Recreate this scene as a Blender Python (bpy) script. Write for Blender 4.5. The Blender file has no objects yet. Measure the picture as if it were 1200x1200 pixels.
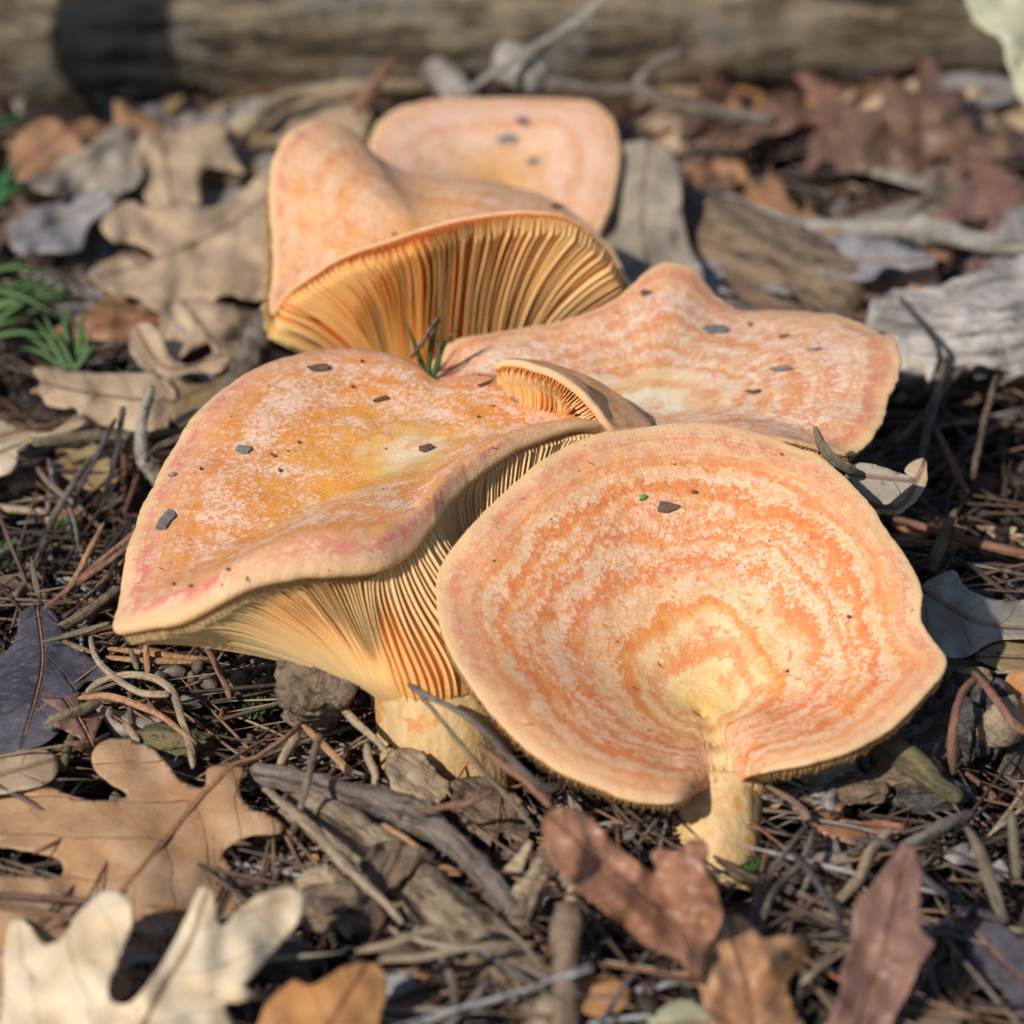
import bpy, bmesh, math, random
import numpy as np
from mathutils import Vector, Matrix, noise, geometry
from mathutils.bvhtree import BVHTree

random.seed(7); rng = np.random.default_rng(7)
C = bpy.context.scene.collection
CM = 0.01                                   # everything below is written in centimetres

# ------------------------------------------------------------------ camera, sky, sun, exposure
PITCH = math.radians(27.0); TANH = 0.15; DF = 80.0
CAM = np.array([0.0, -DF*math.cos(PITCH), 6.0 + DF*math.sin(PITCH)])
FWD = np.array([0.0, math.cos(PITCH), -math.sin(PITCH)])
UPV = np.array([0.0, math.sin(PITCH), math.cos(PITCH)])
RGT = np.array([1.0, 0.0, 0.0])
cd = bpy.data.cameras.new('camera'); cam = bpy.data.objects.new('camera', cd); C.objects.link(cam)
cam.location = Vector(CAM*CM); cam.rotation_euler = (math.pi/2-PITCH, 0, 0)
cd.sensor_width = 36; cd.lens = 18/TANH; cd.clip_start = 0.02; cd.clip_end = 100
cd.dof.use_dof = True; cd.dof.focus_distance = 83.0*CM; cd.dof.aperture_fstop = 10.5
sc = bpy.context.scene; sc.camera = cam

SUN_TO = Vector((-0.50, -0.61, 0.61)).normalized()
w = bpy.data.worlds.new('World'); sc.world = w; w.use_nodes = True
nt = w.node_tree; bg = nt.nodes['Background']
sky = nt.nodes.new('ShaderNodeTexSky'); sky.sky_type = 'NISHITA'; sky.sun_disc = False
sky.sun_elevation = math.asin(SUN_TO.z); sky.sun_rotation = math.atan2(SUN_TO.x, SUN_TO.y); sky.dust_density = 0.3; sky.ozone_density = 1.6
nt.links.new(sky.outputs[0], bg.inputs[0]); bg.inputs[1].default_value = 0.10
sl = bpy.data.lights.new('sun', 'SUN'); so = bpy.data.objects.new('sun', sl); C.objects.link(so)
sl.energy = 4.5; sl.angle = math.radians(1.0); sl.color = (1.0, 0.965, 0.91)
so.rotation_euler = SUN_TO.to_track_quat('Z', 'Y').to_euler()
sc.view_settings.view_transform = 'Standard'; sc.view_settings.look = 'None'
sc.view_settings.exposure = 0.0; sc.view_settings.gamma = 1.0
sc.cycles.use_denoising = True; sc.cycles.max_bounces = 8
sc.cycles.sample_clamp_indirect = 6.0

# ------------------------------------------------------------------ helpers
def P(px, py, d):
    u = (px-600)/600*TANH; v = (600-py)/600*TANH
    return CAM + d*(FWD + u*RGT + v*UPV)
def gd(py, z=0.0):                          # depth at which the line through row py meets height z
    v = (600-py)/600*TANH
    return (CAM[2]-z)/(-(FWD[2]+v*UPV[2]))
def G(px, py, z=0.0): return P(px, py, gd(py, z))
def nz(x, y, z=0.0): return noise.noise(Vector((x, y, z)))
def gz(x, y):                               # ground height in cm
    return 0.45*nz(x*.13, y*.13, 3) + 0.3*nz(x*.45, y*.45, 9) + (0.12*nz(x*1.3, y*1.3, 1))

def link_mesh(name, V, F, mat, parent=None, smooth=True, attrs=None, mats=None, midx=None):
    me = bpy.data.meshes.new(name)
    V = np.asarray(V, dtype=float)*CM
    me.from_pydata(V.tolist(), [], [tuple(int(i) for i in f) for f in F])
    if mats:
        for m in mats: me.materials.append(m)
        me.polygons.foreach_set('material_index', midx)
    else: me.materials.append(mat)
    if smooth: me.polygons.foreach_set('use_smooth', [True]*len(me.polygons))
    for k, a in (attrs or {}).items():
        a = np.asarray(a, dtype=float)
        if a.ndim == 1:
            at = me.attributes.new(k, 'FLOAT', 'POINT'); at.data.foreach_set('value', a)
        else:
            at = me.attributes.new(k, 'FLOAT_VECTOR', 'POINT'); at.data.foreach_set('vector', a.ravel())
    me.update()
    o = bpy.data.objects.new(name, me); C.objects.link(o)
    if parent: o.parent = parent; o.matrix_parent_inverse = parent.matrix_basis.inverted()
    return o
def tag(o, label=None, cat=None, group=None, kind=None):
    if label: o['label'] = label
    if cat: o['category'] = cat
    if group: o['group'] = group
    if kind: o['kind'] = kind
    return o
def empty(name, p, label, cat, group=None):
    o = bpy.data.objects.new(name, None); C.objects.link(o); o.location = Vector(np.asarray(p)*CM)
    o.empty_display_size = 0.01
    return tag(o, label, cat, group)

def catmull(pts, n, closed=False):
    pts = np.asarray(pts, dtype=float); m = len(pts)
    seg = np.linalg.norm(np.diff(np.vstack([pts, pts[:1]]) if closed else pts, axis=0)[:, :3], axis=1)**0.8 + 1e-6
    t = np.concatenate([[0], np.cumsum(seg)]); T = t[-1]
    q = np.linspace(0, T, n, endpoint=not closed)
    out = np.zeros((n, pts.shape[1]))
    def g(i): return pts[i % m] if closed else pts[min(max(i, 0), m-1)]
    def tk(i):
        if closed:
            k, r = divmod(i, m); return t[r] + k*T
        if i < 0: return -seg[0]
        if i > m-1: return T + seg[-1]
        return t[i]
    for j, x in enumerate(q):
        i = min(int(np.searchsorted(t, x, side='right'))-1, len(seg)-1)
        p0, p1, p2, p3 = g(i-1), g(i), g(i+1), g(i+2)
        t0, t1, t2, t3 = tk(i-1), tk(i), tk(i+1), tk(i+2)
        m1 = (p2-p0)/(t2-t0)*(t2-t1); m2 = (p3-p1)/(t3-t1)*(t2-t1)
        s = (x-t1)/(t2-t1)
        out[j] = (2*s**3-3*s**2+1)*p1 + (s**3-2*s**2+s)*m1 + (-2*s**3+3*s**2)*p2 + (s**3-s**2)*m2
    return out

def tube(pts, rads, sides=8, rough=0.0, seed=0, n=None, flat=1.0, caps=True):
    pts = np.asarray(pts, float); rads = np.asarray(rads, float)
    if rads.ndim == 0: rads = np.full(len(pts), float(rads))
    if n: q = catmull(np.column_stack([pts, rads]), n); pts, rads = q[:, :3], q[:, 3]
    m = len(pts); V = []; F = []
    tan = np.gradient(pts, axis=0); tan /= np.linalg.norm(tan, axis=1)[:, None]+1e-9
    ref = np.array([0, 0, 1.0]) if abs(tan[0][2]) < .8 else np.array([0, 1.0, 0])
    b = np.cross(tan[0], ref); b /= np.linalg.norm(b)
    for i in range(m):
        b = b - tan[i]*np.dot(b, tan[i]); b /= np.linalg.norm(b)+1e-9
        c = np.cross(b, tan[i])
        for k in range(sides):
            a = 2*math.pi*k/sides
            r = rads[i]
            if rough: r *= 1+rough*(nz(math.cos(a)*1.6+seed, math.sin(a)*1.6, i*.35) + .5*nz(math.cos(a)*4+seed, math.sin(a)*4, i*.8))
            V.append(pts[i]+r*(math.cos(a)*b+flat*math.sin(a)*c))
    for i in range(m-1):
        for k in range(sides):
            k2 = (k+1) % sides
            F.append((i*sides+k, (i+1)*sides+k, (i+1)*sides+k2, i*sides+k2))
    if caps:
        F.append(tuple(range(sides))); F.append(tuple((m-1)*sides+k for k in range(sides-1, -1, -1)))
    return V, F
def join(parts):
    V = []; F = []
    for v, f in parts:
        o = len(V); V.extend(v); F.extend([tuple(i+o for i in q) for q in f])
    return V, F

# ------------------------------------------------------------------ materials
class N:
    def __init__(s, name):
        s.m = bpy.data.materials.new(name); s.m.use_nodes = True; s.t = s.m.node_tree
        s.bsdf = s.t.nodes['Principled BSDF']; s.out = s.t.nodes['Material Output']
    def n(s, typ, ins=None, **kw):
        x = s.t.nodes.new(typ)
        for k, v in kw.items(): setattr(x, k, v)
        for k, v in (ins or {}).items():
            i = x.inputs[k]
            if isinstance(v, bpy.types.NodeSocket): s.t.links.new(v, i)
            else: i.default_value = v
        return x
    def math(s, op, a, b=0.0, c=0.0, clamp=False):
        return s.n('ShaderNodeMath', {0: a, 1: b, 2: c}, operation=op, use_clamp=clamp).outputs[0]
    def mix(s, f, a, b, blend='MIX'):
        x = s.n('ShaderNodeMix', data_type='RGBA', blend_type=blend)
        for i, v in ((0, f), (6, a), (7, b)):
            if isinstance(v, bpy.types.NodeSocket): s.t.links.new(v, x.inputs[i])
            else: x.inputs[i].default_value = v if i == 0 else (*v[:3], 1)
        return x.outputs[2]
    def ramp(s, f, stops, interp='LINEAR'):
        x = s.n('ShaderNodeValToRGB', {0: f}); e = x.color_ramp.elements; x.color_ramp.interpolation = interp
        while len(e) < len(stops): e.new(0.5)
        for k, (p, c) in enumerate(stops): e[k].position = p; e[k].color = (*c[:3], 1)
        return x.outputs[0]
    def noise(s, vec, scale, detail=4, rough=0.55, dist=0.0):
        return s.n('ShaderNodeTexNoise', {'Vector': vec, 'Scale': scale, 'Detail': detail, 'Roughness': rough, 'Distortion': dist}).outputs[0]
    def attr(s, name, out=0): return s.n('ShaderNodeAttribute', attribute_name=name).outputs[out]
    def smooth(s, v, a, b):
        x = s.n('ShaderNodeMapRange', {0: v, 1: a, 2: b}, interpolation_type='SMOOTHSTEP'); return x.outputs[0]
    def set(s, **kw):
        for k, v in kw.items():
            i = s.bsdf.inputs[k.replace('_', ' ')]
            if isinstance(v, bpy.types.NodeSocket): s.t.links.new(v, i)
            else: i.default_value = v
    def bump(s, h, strength, dist):
        b = s.n('ShaderNodeBump', {'Height': h, 'Strength': strength, 'Distance': dist}).outputs[0]
        s.t.links.new(b, s.bsdf.inputs['Normal']); return b
    def pos(s, scale=(1, 1, 1)):              # object coordinates, in centimetres
        tc = s.n('ShaderNodeTexCoord').outputs['Object']
        return s.n('ShaderNodeVectorMath', {0: tc, 1: tuple(100*k for k in scale)}, operation='MULTIPLY').outputs[0]

def mat_cap(name, stops, pale=(.82, .54, .36), speck=0.5, rim=(.78, .47, .23), rimpink=(.66, .22, .13), bandf=14, seed=0.0, dark=(.66, .20, .05), bandamt=0.55, cover=.5, fibre=.25, patchy=.25, m0=.14, ringspot=.6, pale2=(.84, .52, .36)):
    m = N(name)
    pol = m.attr('polar', 1)                 # (s cos, s sin, s)
    s = m.attr('s', 2)
    pos = m.pos()
    lown = m.noise(m.n('ShaderNodeVectorMath', {0: pol, 1: (seed, seed*2, 0)}, operation='ADD').outputs[0], 2.2, 3)
    midn = m.noise(pos, 0.9, 4, .6)
    sw = m.math('ADD', s, m.math('MULTIPLY', m.math('SUBTRACT', lown, .5), .22))
    ang = m.attr('ang', 1)                   # (cos, sin, 0.35 s)
    fib = m.noise(m.n('ShaderNodeVectorMath', {0: ang, 1: (34, 34, 50)}, operation='MULTIPLY').outputs[0], 1.0, 4, .7, .8)
    fine = m.noise(pos, 8.5, 6, .75, .5)
    fine2 = m.noise(pos, 3.0, 4, .7, .8)
    patch = m.noise(pos, 1.25, 4, .6, .3)
    sw2 = m.math('ADD', sw, m.math('MULTIPLY', m.math('SUBTRACT', midn, .5), .16))
    sw2 = m.math('ADD', sw2, m.math('MULTIPLY', m.math('SUBTRACT', fine2, .5), .10))
    sw2 = m.math('ADD', sw2, m.math('MULTIPLY', m.math('SUBTRACT', fine, .5), .17))
    base = m.ramp(sw2, stops)
    c = m.mix(m.math('MULTIPLY', m.smooth(patch, .50, .62), .5), base, dark)
    # broken concentric zones
    band = m.n('ShaderNodeTexNoise', {'W': m.math('ADD', sw2, seed), 'Scale': float(bandf), 'Detail': 2.0, 'Roughness': .6}, noise_dimensions='1D').outputs[0]
    bsum = m.math('ADD', band, m.math('MULTIPLY', m.math('SUBTRACT', patch, .5), .45))
    bandm = m.smooth(bsum, .40, .66)
    c = m.mix(m.math('MULTIPLY', bandm, bandamt), c, dark)
    # granular pale bloom, thinner on the zones and on bare patches
    grain = m.math('ADD', m.math('MULTIPLY', fine, 1-fibre), m.math('MULTIPLY', fib, fibre))
    thr = m.math('ADD', m.math('MULTIPLY', m.math('SUBTRACT', m.noise(pos, 1.0, 4, .6, .6), .5), patchy), m.math('MULTIPLY', m.math('SUBTRACT', bandm, .35), .15*bandamt))
    g = m.math('SUBTRACT', grain, m.math('ADD', thr, cover))
    frost = m.smooth(g, -.035, .07)
    mask = m.smooth(m.math('ADD', s, m.math('MULTIPLY', m.math('SUBTRACT', fine2, .5), .3)), m0, m0+.22)
    pcol = m.mix(m.smooth(fine2, .42, .62), pale, pale2)
    c = m.mix(m.math('MULTIPLY', m.math('MULTIPLY', frost, speck), mask), c, pcol)
    rsp = m.smooth(m.math('ADD', m.noise(pos, 5.0, 3, .6, .3), m.math('MULTIPLY', m.math('SUBTRACT', band, .5), .9)), .60, .68)
    c = m.mix(m.math('MULTIPLY', m.math('MULTIPLY', rsp, mask), ringspot), c, (dark[0]*.97, dark[1]*.85, dark[2]))
    spots = m.math('SUBTRACT', 1.0, m.smooth(m.noise(pos, 2.1, 5, .7, .4), .27, .35))
    c = m.mix(m.math('MULTIPLY', spots, .6), c, dark)
    # crowded fine lines towards the margin
    lines = m.n('ShaderNodeTexNoise', {'W': m.math('ADD', s, m.math('MULTIPLY', lown, .05)), 'Scale': 60.0, 'Detail': 1.0}, noise_dimensions='1D').outputs[0]
    lm = m.math('MULTIPLY', m.smooth(s, .72, .9), m.smooth(m.math('ADD', lines, m.math('MULTIPLY', m.math('SUBTRACT', fine, .5), .6)), .5, .65))
    c = m.mix(m.math('MULTIPLY', m.smooth(s, .76, .93), .5), c, rim)
    c = m.mix(m.math('MULTIPLY', lm, .40), c, dark)
    # pink ring just inside the pale margin
    d1 = m.math('ABSOLUTE', m.math('SUBTRACT', m.math('ADD', s, m.math('MULTIPLY', m.math('SUBTRACT', midn, .5), .05)), .93))
    ring = m.math('SUBTRACT', 1.0, m.smooth(d1, .0, .075))
    ring = m.math('MULTIPLY', ring, m.math('MULTIPLY', m.smooth(lown, .36, .56), m.smooth(fine2, .38, .58)))
    c = m.mix(m.math('MULTIPLY', ring, .85), c, rimpink)
    edge = m.smooth(m.math('ADD', s, m.math('MULTIPLY', m.math('SUBTRACT', fine, .5), .02)), .955, .99)
    c = m.mix(m.math('MULTIPLY', edge, .85), c, rim)
    m.set(Base_Color=c, Roughness=.62, Subsurface_Weight=.08, Subsurface_Scale=.003, Subsurface_Radius=(1, .45, .2), Specular_IOR_Level=.3)
    h = m.math('ADD', m.math('MULTIPLY', frost, .25), m.math('ADD', m.math('MULTIPLY', fine, .9), m.math('MULTIPLY', m.noise(pos, 18, 3), .35)))
    m.bump(h, .45, .0010)
    return m.m
def mat_gill(name, col, deep, seed=0):
    m = N(name)
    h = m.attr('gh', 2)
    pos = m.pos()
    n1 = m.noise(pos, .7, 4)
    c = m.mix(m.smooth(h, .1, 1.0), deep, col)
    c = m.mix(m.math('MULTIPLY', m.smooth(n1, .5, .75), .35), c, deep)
    m.set(Base_Color=c, Roughness=.6, Subsurface_Weight=.2, Subsurface_Scale=.004, Subsurface_Radius=(1, .4, .12), Specular_IOR_Level=.25)
    m.bump(m.noise(pos, 14, 3), .3, .0006)
    return m.m
def mat_stem(name, col, col2):
    m = N(name); pos = m.pos()
    st = m.noise(m.pos((3.0, 3.0, .5)), 1.5, 4)
    c = m.mix(m.smooth(st, .35, .65), col, col2)
    pit = m.math('SUBTRACT', 1.0, m.smooth(m.noise(pos, 1.8, 4, .6), .36, .43))
    c = m.mix(m.math('MULTIPLY', pit, .7), c, (.62, .22, .05))
    m.set(Base_Color=c, Roughness=.7, Subsurface_Weight=.12, Subsurface_Scale=.004, Subsurface_Radius=(1, .4, .15))
    m.bump(m.math('ADD', st, m.math('MULTIPLY', m.noise(pos, 9, 4), .5)), .5, .001)
    return m.m

def mat_leaf(name, a, b, vein, spot=(.05, .03, .02), rough=.6, trans=.18, spots=.5, pale=None, scale=1.0):
    m = N(name); pos = m.pos()
    uv = m.attr('luv', 1)                    # (along, across, 0) in cm
    sep = m.n('ShaderNodeSeparateXYZ', {0: uv})
    u, v = sep.outputs[0], sep.outputs[1]
    av = m.math('ABSOLUTE', v)
    c = m.mix(m.smooth(m.noise(pos, .55*scale, 5, .6), .35, .65), a, b)
    c = m.mix(m.math('MULTIPLY', m.smooth(m.noise(pos, 4*scale, 4, .7), .45, .7), .35), c, b if pale is None else pale)
    sp = m.math('SUBTRACT', 1.0, m.smooth(m.noise(pos, 1.6*scale, 4, .65), .27, .38))
    c = m.mix(m.math('MULTIPLY', sp, spots), c, spot)
    wob = m.math('MULTIPLY', m.math('SUBTRACT', m.noise(pos, .8, 2), .5), .5)
    fl = m.math('SUBTRACT', 1.0, m.smooth(m.noise(pos, 5.0*scale, 3, .6), .26, .33)); c = m.mix(m.math('MULTIPLY', fl, min(1, spots*1.3)), c, spot)
    mid = m.math('SUBTRACT', 1.0, m.smooth(av, .02, .09))
    lat = m.math('PINGPONG', m.math('ADD', m.math('SUBTRACT', u, m.math('MULTIPLY', av, .85)), wob), .55)
    lat = m.math('SUBTRACT', 1.0, m.smooth(lat, .0, .045))
    vo = m.n('ShaderNodeTexVoronoi', {'Vector': pos, 'Scale': 3.2}, feature='DISTANCE_TO_EDGE').outputs[0]
    net = m.math('SUBTRACT', 1.0, m.smooth(vo, .0, .10))
    ve = m.math('MAXIMUM', mid, m.math('MULTIPLY', lat, .55))
    c = m.mix(m.math('MULTIPLY', ve, .8), c, vein)
    c = m.mix(m.math('MULTIPLY', net, .07), c, vein)
    m.set(Base_Color=c, Roughness=rough, Specular_IOR_Level=.35)
    m.bump(m.math('ADD', m.math('MULTIPLY', ve, 1.2), m.math('ADD', m.math('MULTIPLY', net, .08), m.math('MULTIPLY', m.noise(pos, 1.6, 4), .8))), .5, .0012)
    if trans:
        tr = m.n('ShaderNodeBsdfTranslucent', {'Color': c})
        mx = m.n('ShaderNodeMixShader', {0: trans, 1: m.bsdf.outputs[0], 2: tr.outputs[0]})
        m.t.links.new(mx.outputs[0], m.out.inputs[0])
    return m.m
def mat_wood(name, a, b, dark=(.03, .022, .016), rough=.8, scale=1.0, darkamt=.7, bump=.8, moss=None):
    m = N(name)
    al = m.attr('along', 1)                  # (around*k, around*k, along) stretched coordinates in cm
    pos = m.pos()
    st = m.noise(m.n('ShaderNodeVectorMath', {0: al, 1: (2.2*scale, 2.2*scale, .35*scale)}, operation='MULTIPLY').outputs[0], 1.6, 6, .65, .3)
    n2 = m.noise(pos, .8*scale, 5, .65)
    n3 = m.noise(pos, 4*scale, 5, .7)
    c = m.mix(m.smooth(m.math('ADD', m.math('MULTIPLY', st, .6), m.math('MULTIPLY', n2, .4)), .42, .58), a, b)
    c = m.mix(m.math('MULTIPLY', m.smooth(n3, .5, .7), .35), c, dark)
    cr = m.math('SUBTRACT', 1.0, m.smooth(m.math('ADD', m.math('MULTIPLY', st, .7), m.math('MULTIPLY', n3, .3)), .39, .49))
    c = m.mix(m.math('MULTIPLY', cr, darkamt), c, dark)
    if moss: c = m.mix(m.smooth(n2, .55, .66), c, moss)
    m.set(Base_Color=c, Roughness=rough, Specular_IOR_Level=.3)
    m.bump(m.math('ADD', m.math('MULTIPLY', st, 1.5), m.math('MULTIPLY', n3, .8)), bump, .0035)
    return m.m
def mat_scatter(name, stops, rough=.65, attr=True, scale=2.0, bump=.5, spec=.35):
    m = N(name); pos = m.pos()
    r = m.attr('rnd', 2) if attr else m.n('ShaderNodeObjectInfo').outputs['Random']
    c = m.ramp(r, stops, 'LINEAR')
    n1 = m.noise(pos, scale, 4, .65)
    c = m.mix(m.math('MULTIPLY', m.smooth(n1, .4, .7), .55), c, (.045, .032, .025))
    m.set(Base_Color=c, Roughness=rough, Specular_IOR_Level=spec)
    m.bump(m.noise(pos, scale*3, 4), bump, .0015)
    return m.m

# ------------------------------------------------------------------ mushrooms
MUSH = {}
def bez(a, b, c, d, t):
    return (1-t)**3*a + 3*(1-t)**2*t*b + 3*(1-t)*t*t*c + t**3*d
def norm(v): return v/(np.linalg.norm(v, axis=-1, keepdims=True)+1e-12)
def mushroom(label, rim, center, a_in, stem_top, r_top, base, r_base, mcap, mgill, mstem, ng=150, gh=.42,
             flesh=.35, pull=1.0, NT=420, NS=72, ripple=.08, seed=0, roll=.0, edge=.11, bumps=(), inner=.38, mid=.12, follow=0.0, thick=.55, clamp=0.0, q1in=.35, flap=None, lip=None, tongue=None, name='milk_cap_mushroom'):
    rimc = np.array([[*P(r[0], r[1], r[2]), r[3] if len(r) > 3 else 0.0] for r in rim])
    rr = catmull(rimc, NT, closed=True); R = rr[:, :3]; bul = rr[:, 3]
    Cc = P(*center)
    kb = np.hanning(43)[1:-1]; kb /= kb.sum(); bul = np.convolve(np.concatenate([bul[-41:], bul, bul[:41]]), kb, 'same')[41:-41]
    ax = np.zeros(3)
    for i in range(NT): ax += np.cross(R[i]-Cc, R[(i+1) % NT]-Cc)
    ax = norm(ax); ccw = ax[2] > 0
    if not ccw: ax = -ax
    # small irregularities of the margin
    for i in range(NT):
        R[i] += ax*ripple*nz(i*.05+seed, seed, 0) + norm(R[i]-Cc)*ripple*.9*(nz(seed, i*.11, 5)+.5*nz(seed, i*.35, 7)+.3*nz(seed, i*.8, 2))
    L = np.linalg.norm(R-Cc, axis=1)[:, None]
    def smooth_loop(A, win):
        k = np.hanning(win+2)[1:-1]; k /= k.sum()
        return np.array([np.convolve(np.concatenate([A[-win:, q], A[:, q], A[:win, q]]), k, 'same')[win:-win] for q in range(A.shape[1])]).T
    R1 = smooth_loop(R, int(NT*inner)//2*2+1); R2 = smooth_loop(R, int(NT*mid)//2*2+1)
    P1 = Cc+(R1-Cc)*.33 + ax*a_in*(1+0*L)
    P2 = Cc+(R2-Cc)*.70 + ax*(bul[:, None])
    ts = np.linspace(0, 1, NS)**.9
    tp = np.array([bez(Cc, P1, P2, R, t) for t in ts])            # NS, NT, 3
    th = np.arange(NT)*2*math.pi/NT
    rollv = np.full(NT, roll)
    if lip:                                                      # the part of the margin that rolls down towards its edge
        q = R-CAM; dd = q@FWD; k0 = np.argmin((600+(q@RGT)/dd/TANH*600-lip[0])**2+(600-(q@UPV)/dd/TANH*600-lip[1])**2)
        dist = np.abs((np.arange(NT)-k0+NT/2) % NT-NT/2); rollv = rollv + lip[3]*np.exp(-(dist/(NT*lip[2]))**4)
    # fine relief of the surface: low lumps and radial waves
    for i in range(1, NS):
        s = ts[i]
        for j in range(NT):
            q = tp[i, j]
            tp[i, j] = q + ax*(.10*nz(q[0]*.55+seed, q[1]*.55, q[2]*.55)*min(1, s*3)*(1-.5*s) + .022*nz(q[0]*2.3, q[1]*2.3, q[2]*2.3))
            if roll: tp[i, j] -= ax*rollv[j]*max(0, (s-.84)/.16)**2
    if bumps:
        q = tp.reshape(-1, 3)-CAM; dd = q@FWD; pxx = 600+(q@RGT)/dd/TANH*600; pyy = 600-(q@UPV)/dd/TANH*600
        add = np.zeros(len(q))
        for (bx, by, br, bh) in bumps:
            c0 = q[np.argmin((pxx-bx)**2+(pyy-by)**2)]
            add += bh*np.exp(-np.sum((q-c0)**2, 1)/br**2)
        tp = tp + (add[:, None]*ax).reshape(tp.shape)
    R = tp[-1].copy()
    inw = norm(tp[-4]-tp[-1])
    tang = norm(np.roll(R, -1, 0)-np.roll(R, 1, 0))
    nl = norm(np.cross(inw, tang)); sg = np.sign(np.sum(nl*ax, 1).mean()); nl = nl*sg
    inw = norm(smooth_loop(inw, int(NT*.07)//2*2+1)); nl = norm(smooth_loop(nl, int(NT*.05)//2*2+1))
    sfac = np.ones(NT)
    if tongue:                                                   # pale flesh runs out along this side of the cap
        q = R-CAM; dd = q@FWD; k0 = np.argmin((600+(q@RGT)/dd/TANH*600-tongue[0])**2+(600-(q@UPV)/dd/TANH*600-tongue[1])**2)
        dist = np.abs((np.arange(NT)-k0+NT/2) % NT-NT/2)
        sfac = 1-tongue[3]*np.exp(-(dist/(NT*tongue[2]))**2)
    V = [Cc]; rows = []
    polar = [(0, 0, 0)]; sa = [0.0]; ang = [(0, 0, 0)]
    def addrow(pts, s):
        rows.append(len(V)); V.extend(pts)
        for j in range(NT):
            polar.append((s*math.cos(th[j]), s*math.sin(th[j]), s)); sa.append(s*sfac[j]); ang.append((math.cos(th[j]), math.sin(th[j]), .35*s))
    for i in range(1, NS): addrow(tp[i], ts[i])
    ntop = len(rows)
    for k in range(1, 5):                                          # rounded margin
        a = math.pi*k/5
        addrow(R - inw*edge*math.sin(a) - nl*edge*(1-math.cos(a)), 1.0)
    U0 = R - nl*2*edge
    # stem ring
    S = P(*stem_top); B = np.array([*P(*base)]) if len(base) == 3 else np.array(base[:3])
    B[2] = -0.6
    sax = norm(S-B)
    if abs(sax[2]) < .2: sax = np.array([0, 0, 1.0])
    e1 = norm(np.cross(sax, [0, 1, 0])); e2 = np.cross(sax, e1)
    dirs = R-S; az = np.unwrap(np.arctan2(dirs@e2, dirs@e1))
    tot = az[-1]-az[0]; tot = 2*math.pi*np.sign(tot)*NT/(NT)
    lin = np.linspace(az[0], az[0]+tot, NT, endpoint=False)
    k = 41; pad = np.concatenate([(az-lin)[-k:], az-lin, (az-lin)[:k]])
    az = lin + np.convolve(pad, np.ones(k)/k, 'same')[k:-k]*.85
    ringd = np.cos(az)[:, None]*e1 + np.sin(az)[:, None]*e2
    Q3 = S + ringd*r_top
    Lu = np.linalg.norm(U0-Q3, axis=1)[:, None]
    qv = np.full((NT, 1), q1in)
    if flap:                                                     # the side of the cap that curls up and shows its gills
        q = R-CAM; dd = q@FWD; k0 = np.argmin((600+(q@RGT)/dd/TANH*600-flap[0])**2+(600-(q@UPV)/dd/TANH*600-flap[1])**2)
        dist = np.abs((np.arange(NT)-k0+NT/2) % NT-NT/2)
        qv = qv + (flap[3]-q1in)*np.exp(-(dist/(NT*flap[2]))**2)[:, None]
    Q1 = U0 + inw*Lu*qv - nl*flesh
    Q2 = Q3 + sax*Lu*.22*pull + ringd*Lu*.10
    NU = 44; tu = np.linspace(0, 1, NU)
    un = np.array([bez(U0, Q1, Q2, Q3, t) for t in tu])
    if follow:                                                   # the flesh keeps an even thickness under a shallow cap
        for i in range(1, NU):
            u = tu[i]; fi = np.interp(1-u, ts, np.arange(NS)); i0 = int(fi); fr = fi-i0
            tpp = tp[i0]*(1-fr) + tp[min(i0+1, NS-1)]*fr
            th_ = 2*edge + (thick-2*edge)*min(1, u/.4)
            x = min(1, max(0, (u-.60)/.4)); wgt = (1-x*x*(3-2*x))*follow
            y = min(1, u/.06)
            un[i] = un[i]*(1-wgt) + (tpp - (nl*(1-y)+ax*y)*th_)*wgt
    if clamp:                                                    # the flesh never comes through the top
        for j in range(NT):
            e = (R[j]-Cc) - ax*np.dot(R[j]-Cc, ax); e = e/np.linalg.norm(e)
            rt = np.maximum.accumulate((tp[:, j]-Cc)@e); ht = (tp[:, j]-Cc)@ax
            for i in range(1, NU):
                ru = (un[i, j]-Cc)@e; hu = (un[i, j]-Cc)@ax
                if ru < .82*rt[-1]:
                    lim = np.interp(ru, rt, ht) - clamp
                    if hu > lim: un[i, j] -= ax*(hu-lim)
    for i in range(1, NU): addrow(un[i], 1.0)
    F = []; mi = []
    def quad(a, b, m):
        for j in range(NT):
            j2 = (j+1) % NT
            f = (a+j, a+j2, b+j2, b+j) if not ccw else (a+j, b+j, b+j2, a+j2)
            F.append(f); mi.append(m)
    for j in range(NT):
        F.append((0, rows[0]+j, rows[0]+(j+1) % NT) if ccw else (0, rows[0]+(j+1) % NT, rows[0]+j)); mi.append(0)
    for q in range(len(rows)-1): quad(rows[q], rows[q+1], 0 if q < ntop+3 else 1)
    root = empty(name, (B[0], B[1], 0), label, 'mushroom', 'orange mushrooms crowded in one clump')
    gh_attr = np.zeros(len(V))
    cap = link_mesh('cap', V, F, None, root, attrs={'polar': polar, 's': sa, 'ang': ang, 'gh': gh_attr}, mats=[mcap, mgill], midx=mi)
    # gills: one thin curved blade each, joined into one part
    dth = np.roll(un, -1, 1)-np.roll(un, 1, 1); du = np.gradient(un, axis=0)
    nrm = norm(np.cross(du, dth))
    out = un - tp[np.clip((np.interp(1-tu, ts, np.arange(NS))).astype(int), 0, NS-1)]
    sgn = np.sign(np.sum(nrm*out))
    nrm *= sgn
    per = np.linalg.norm(np.diff(np.vstack([R, R[:1]]), axis=0), axis=1); cum = np.concatenate([[0], np.cumsum(per)])
    GV = []; GF = []; GH = []
    rg = random.Random(seed+5)
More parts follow.
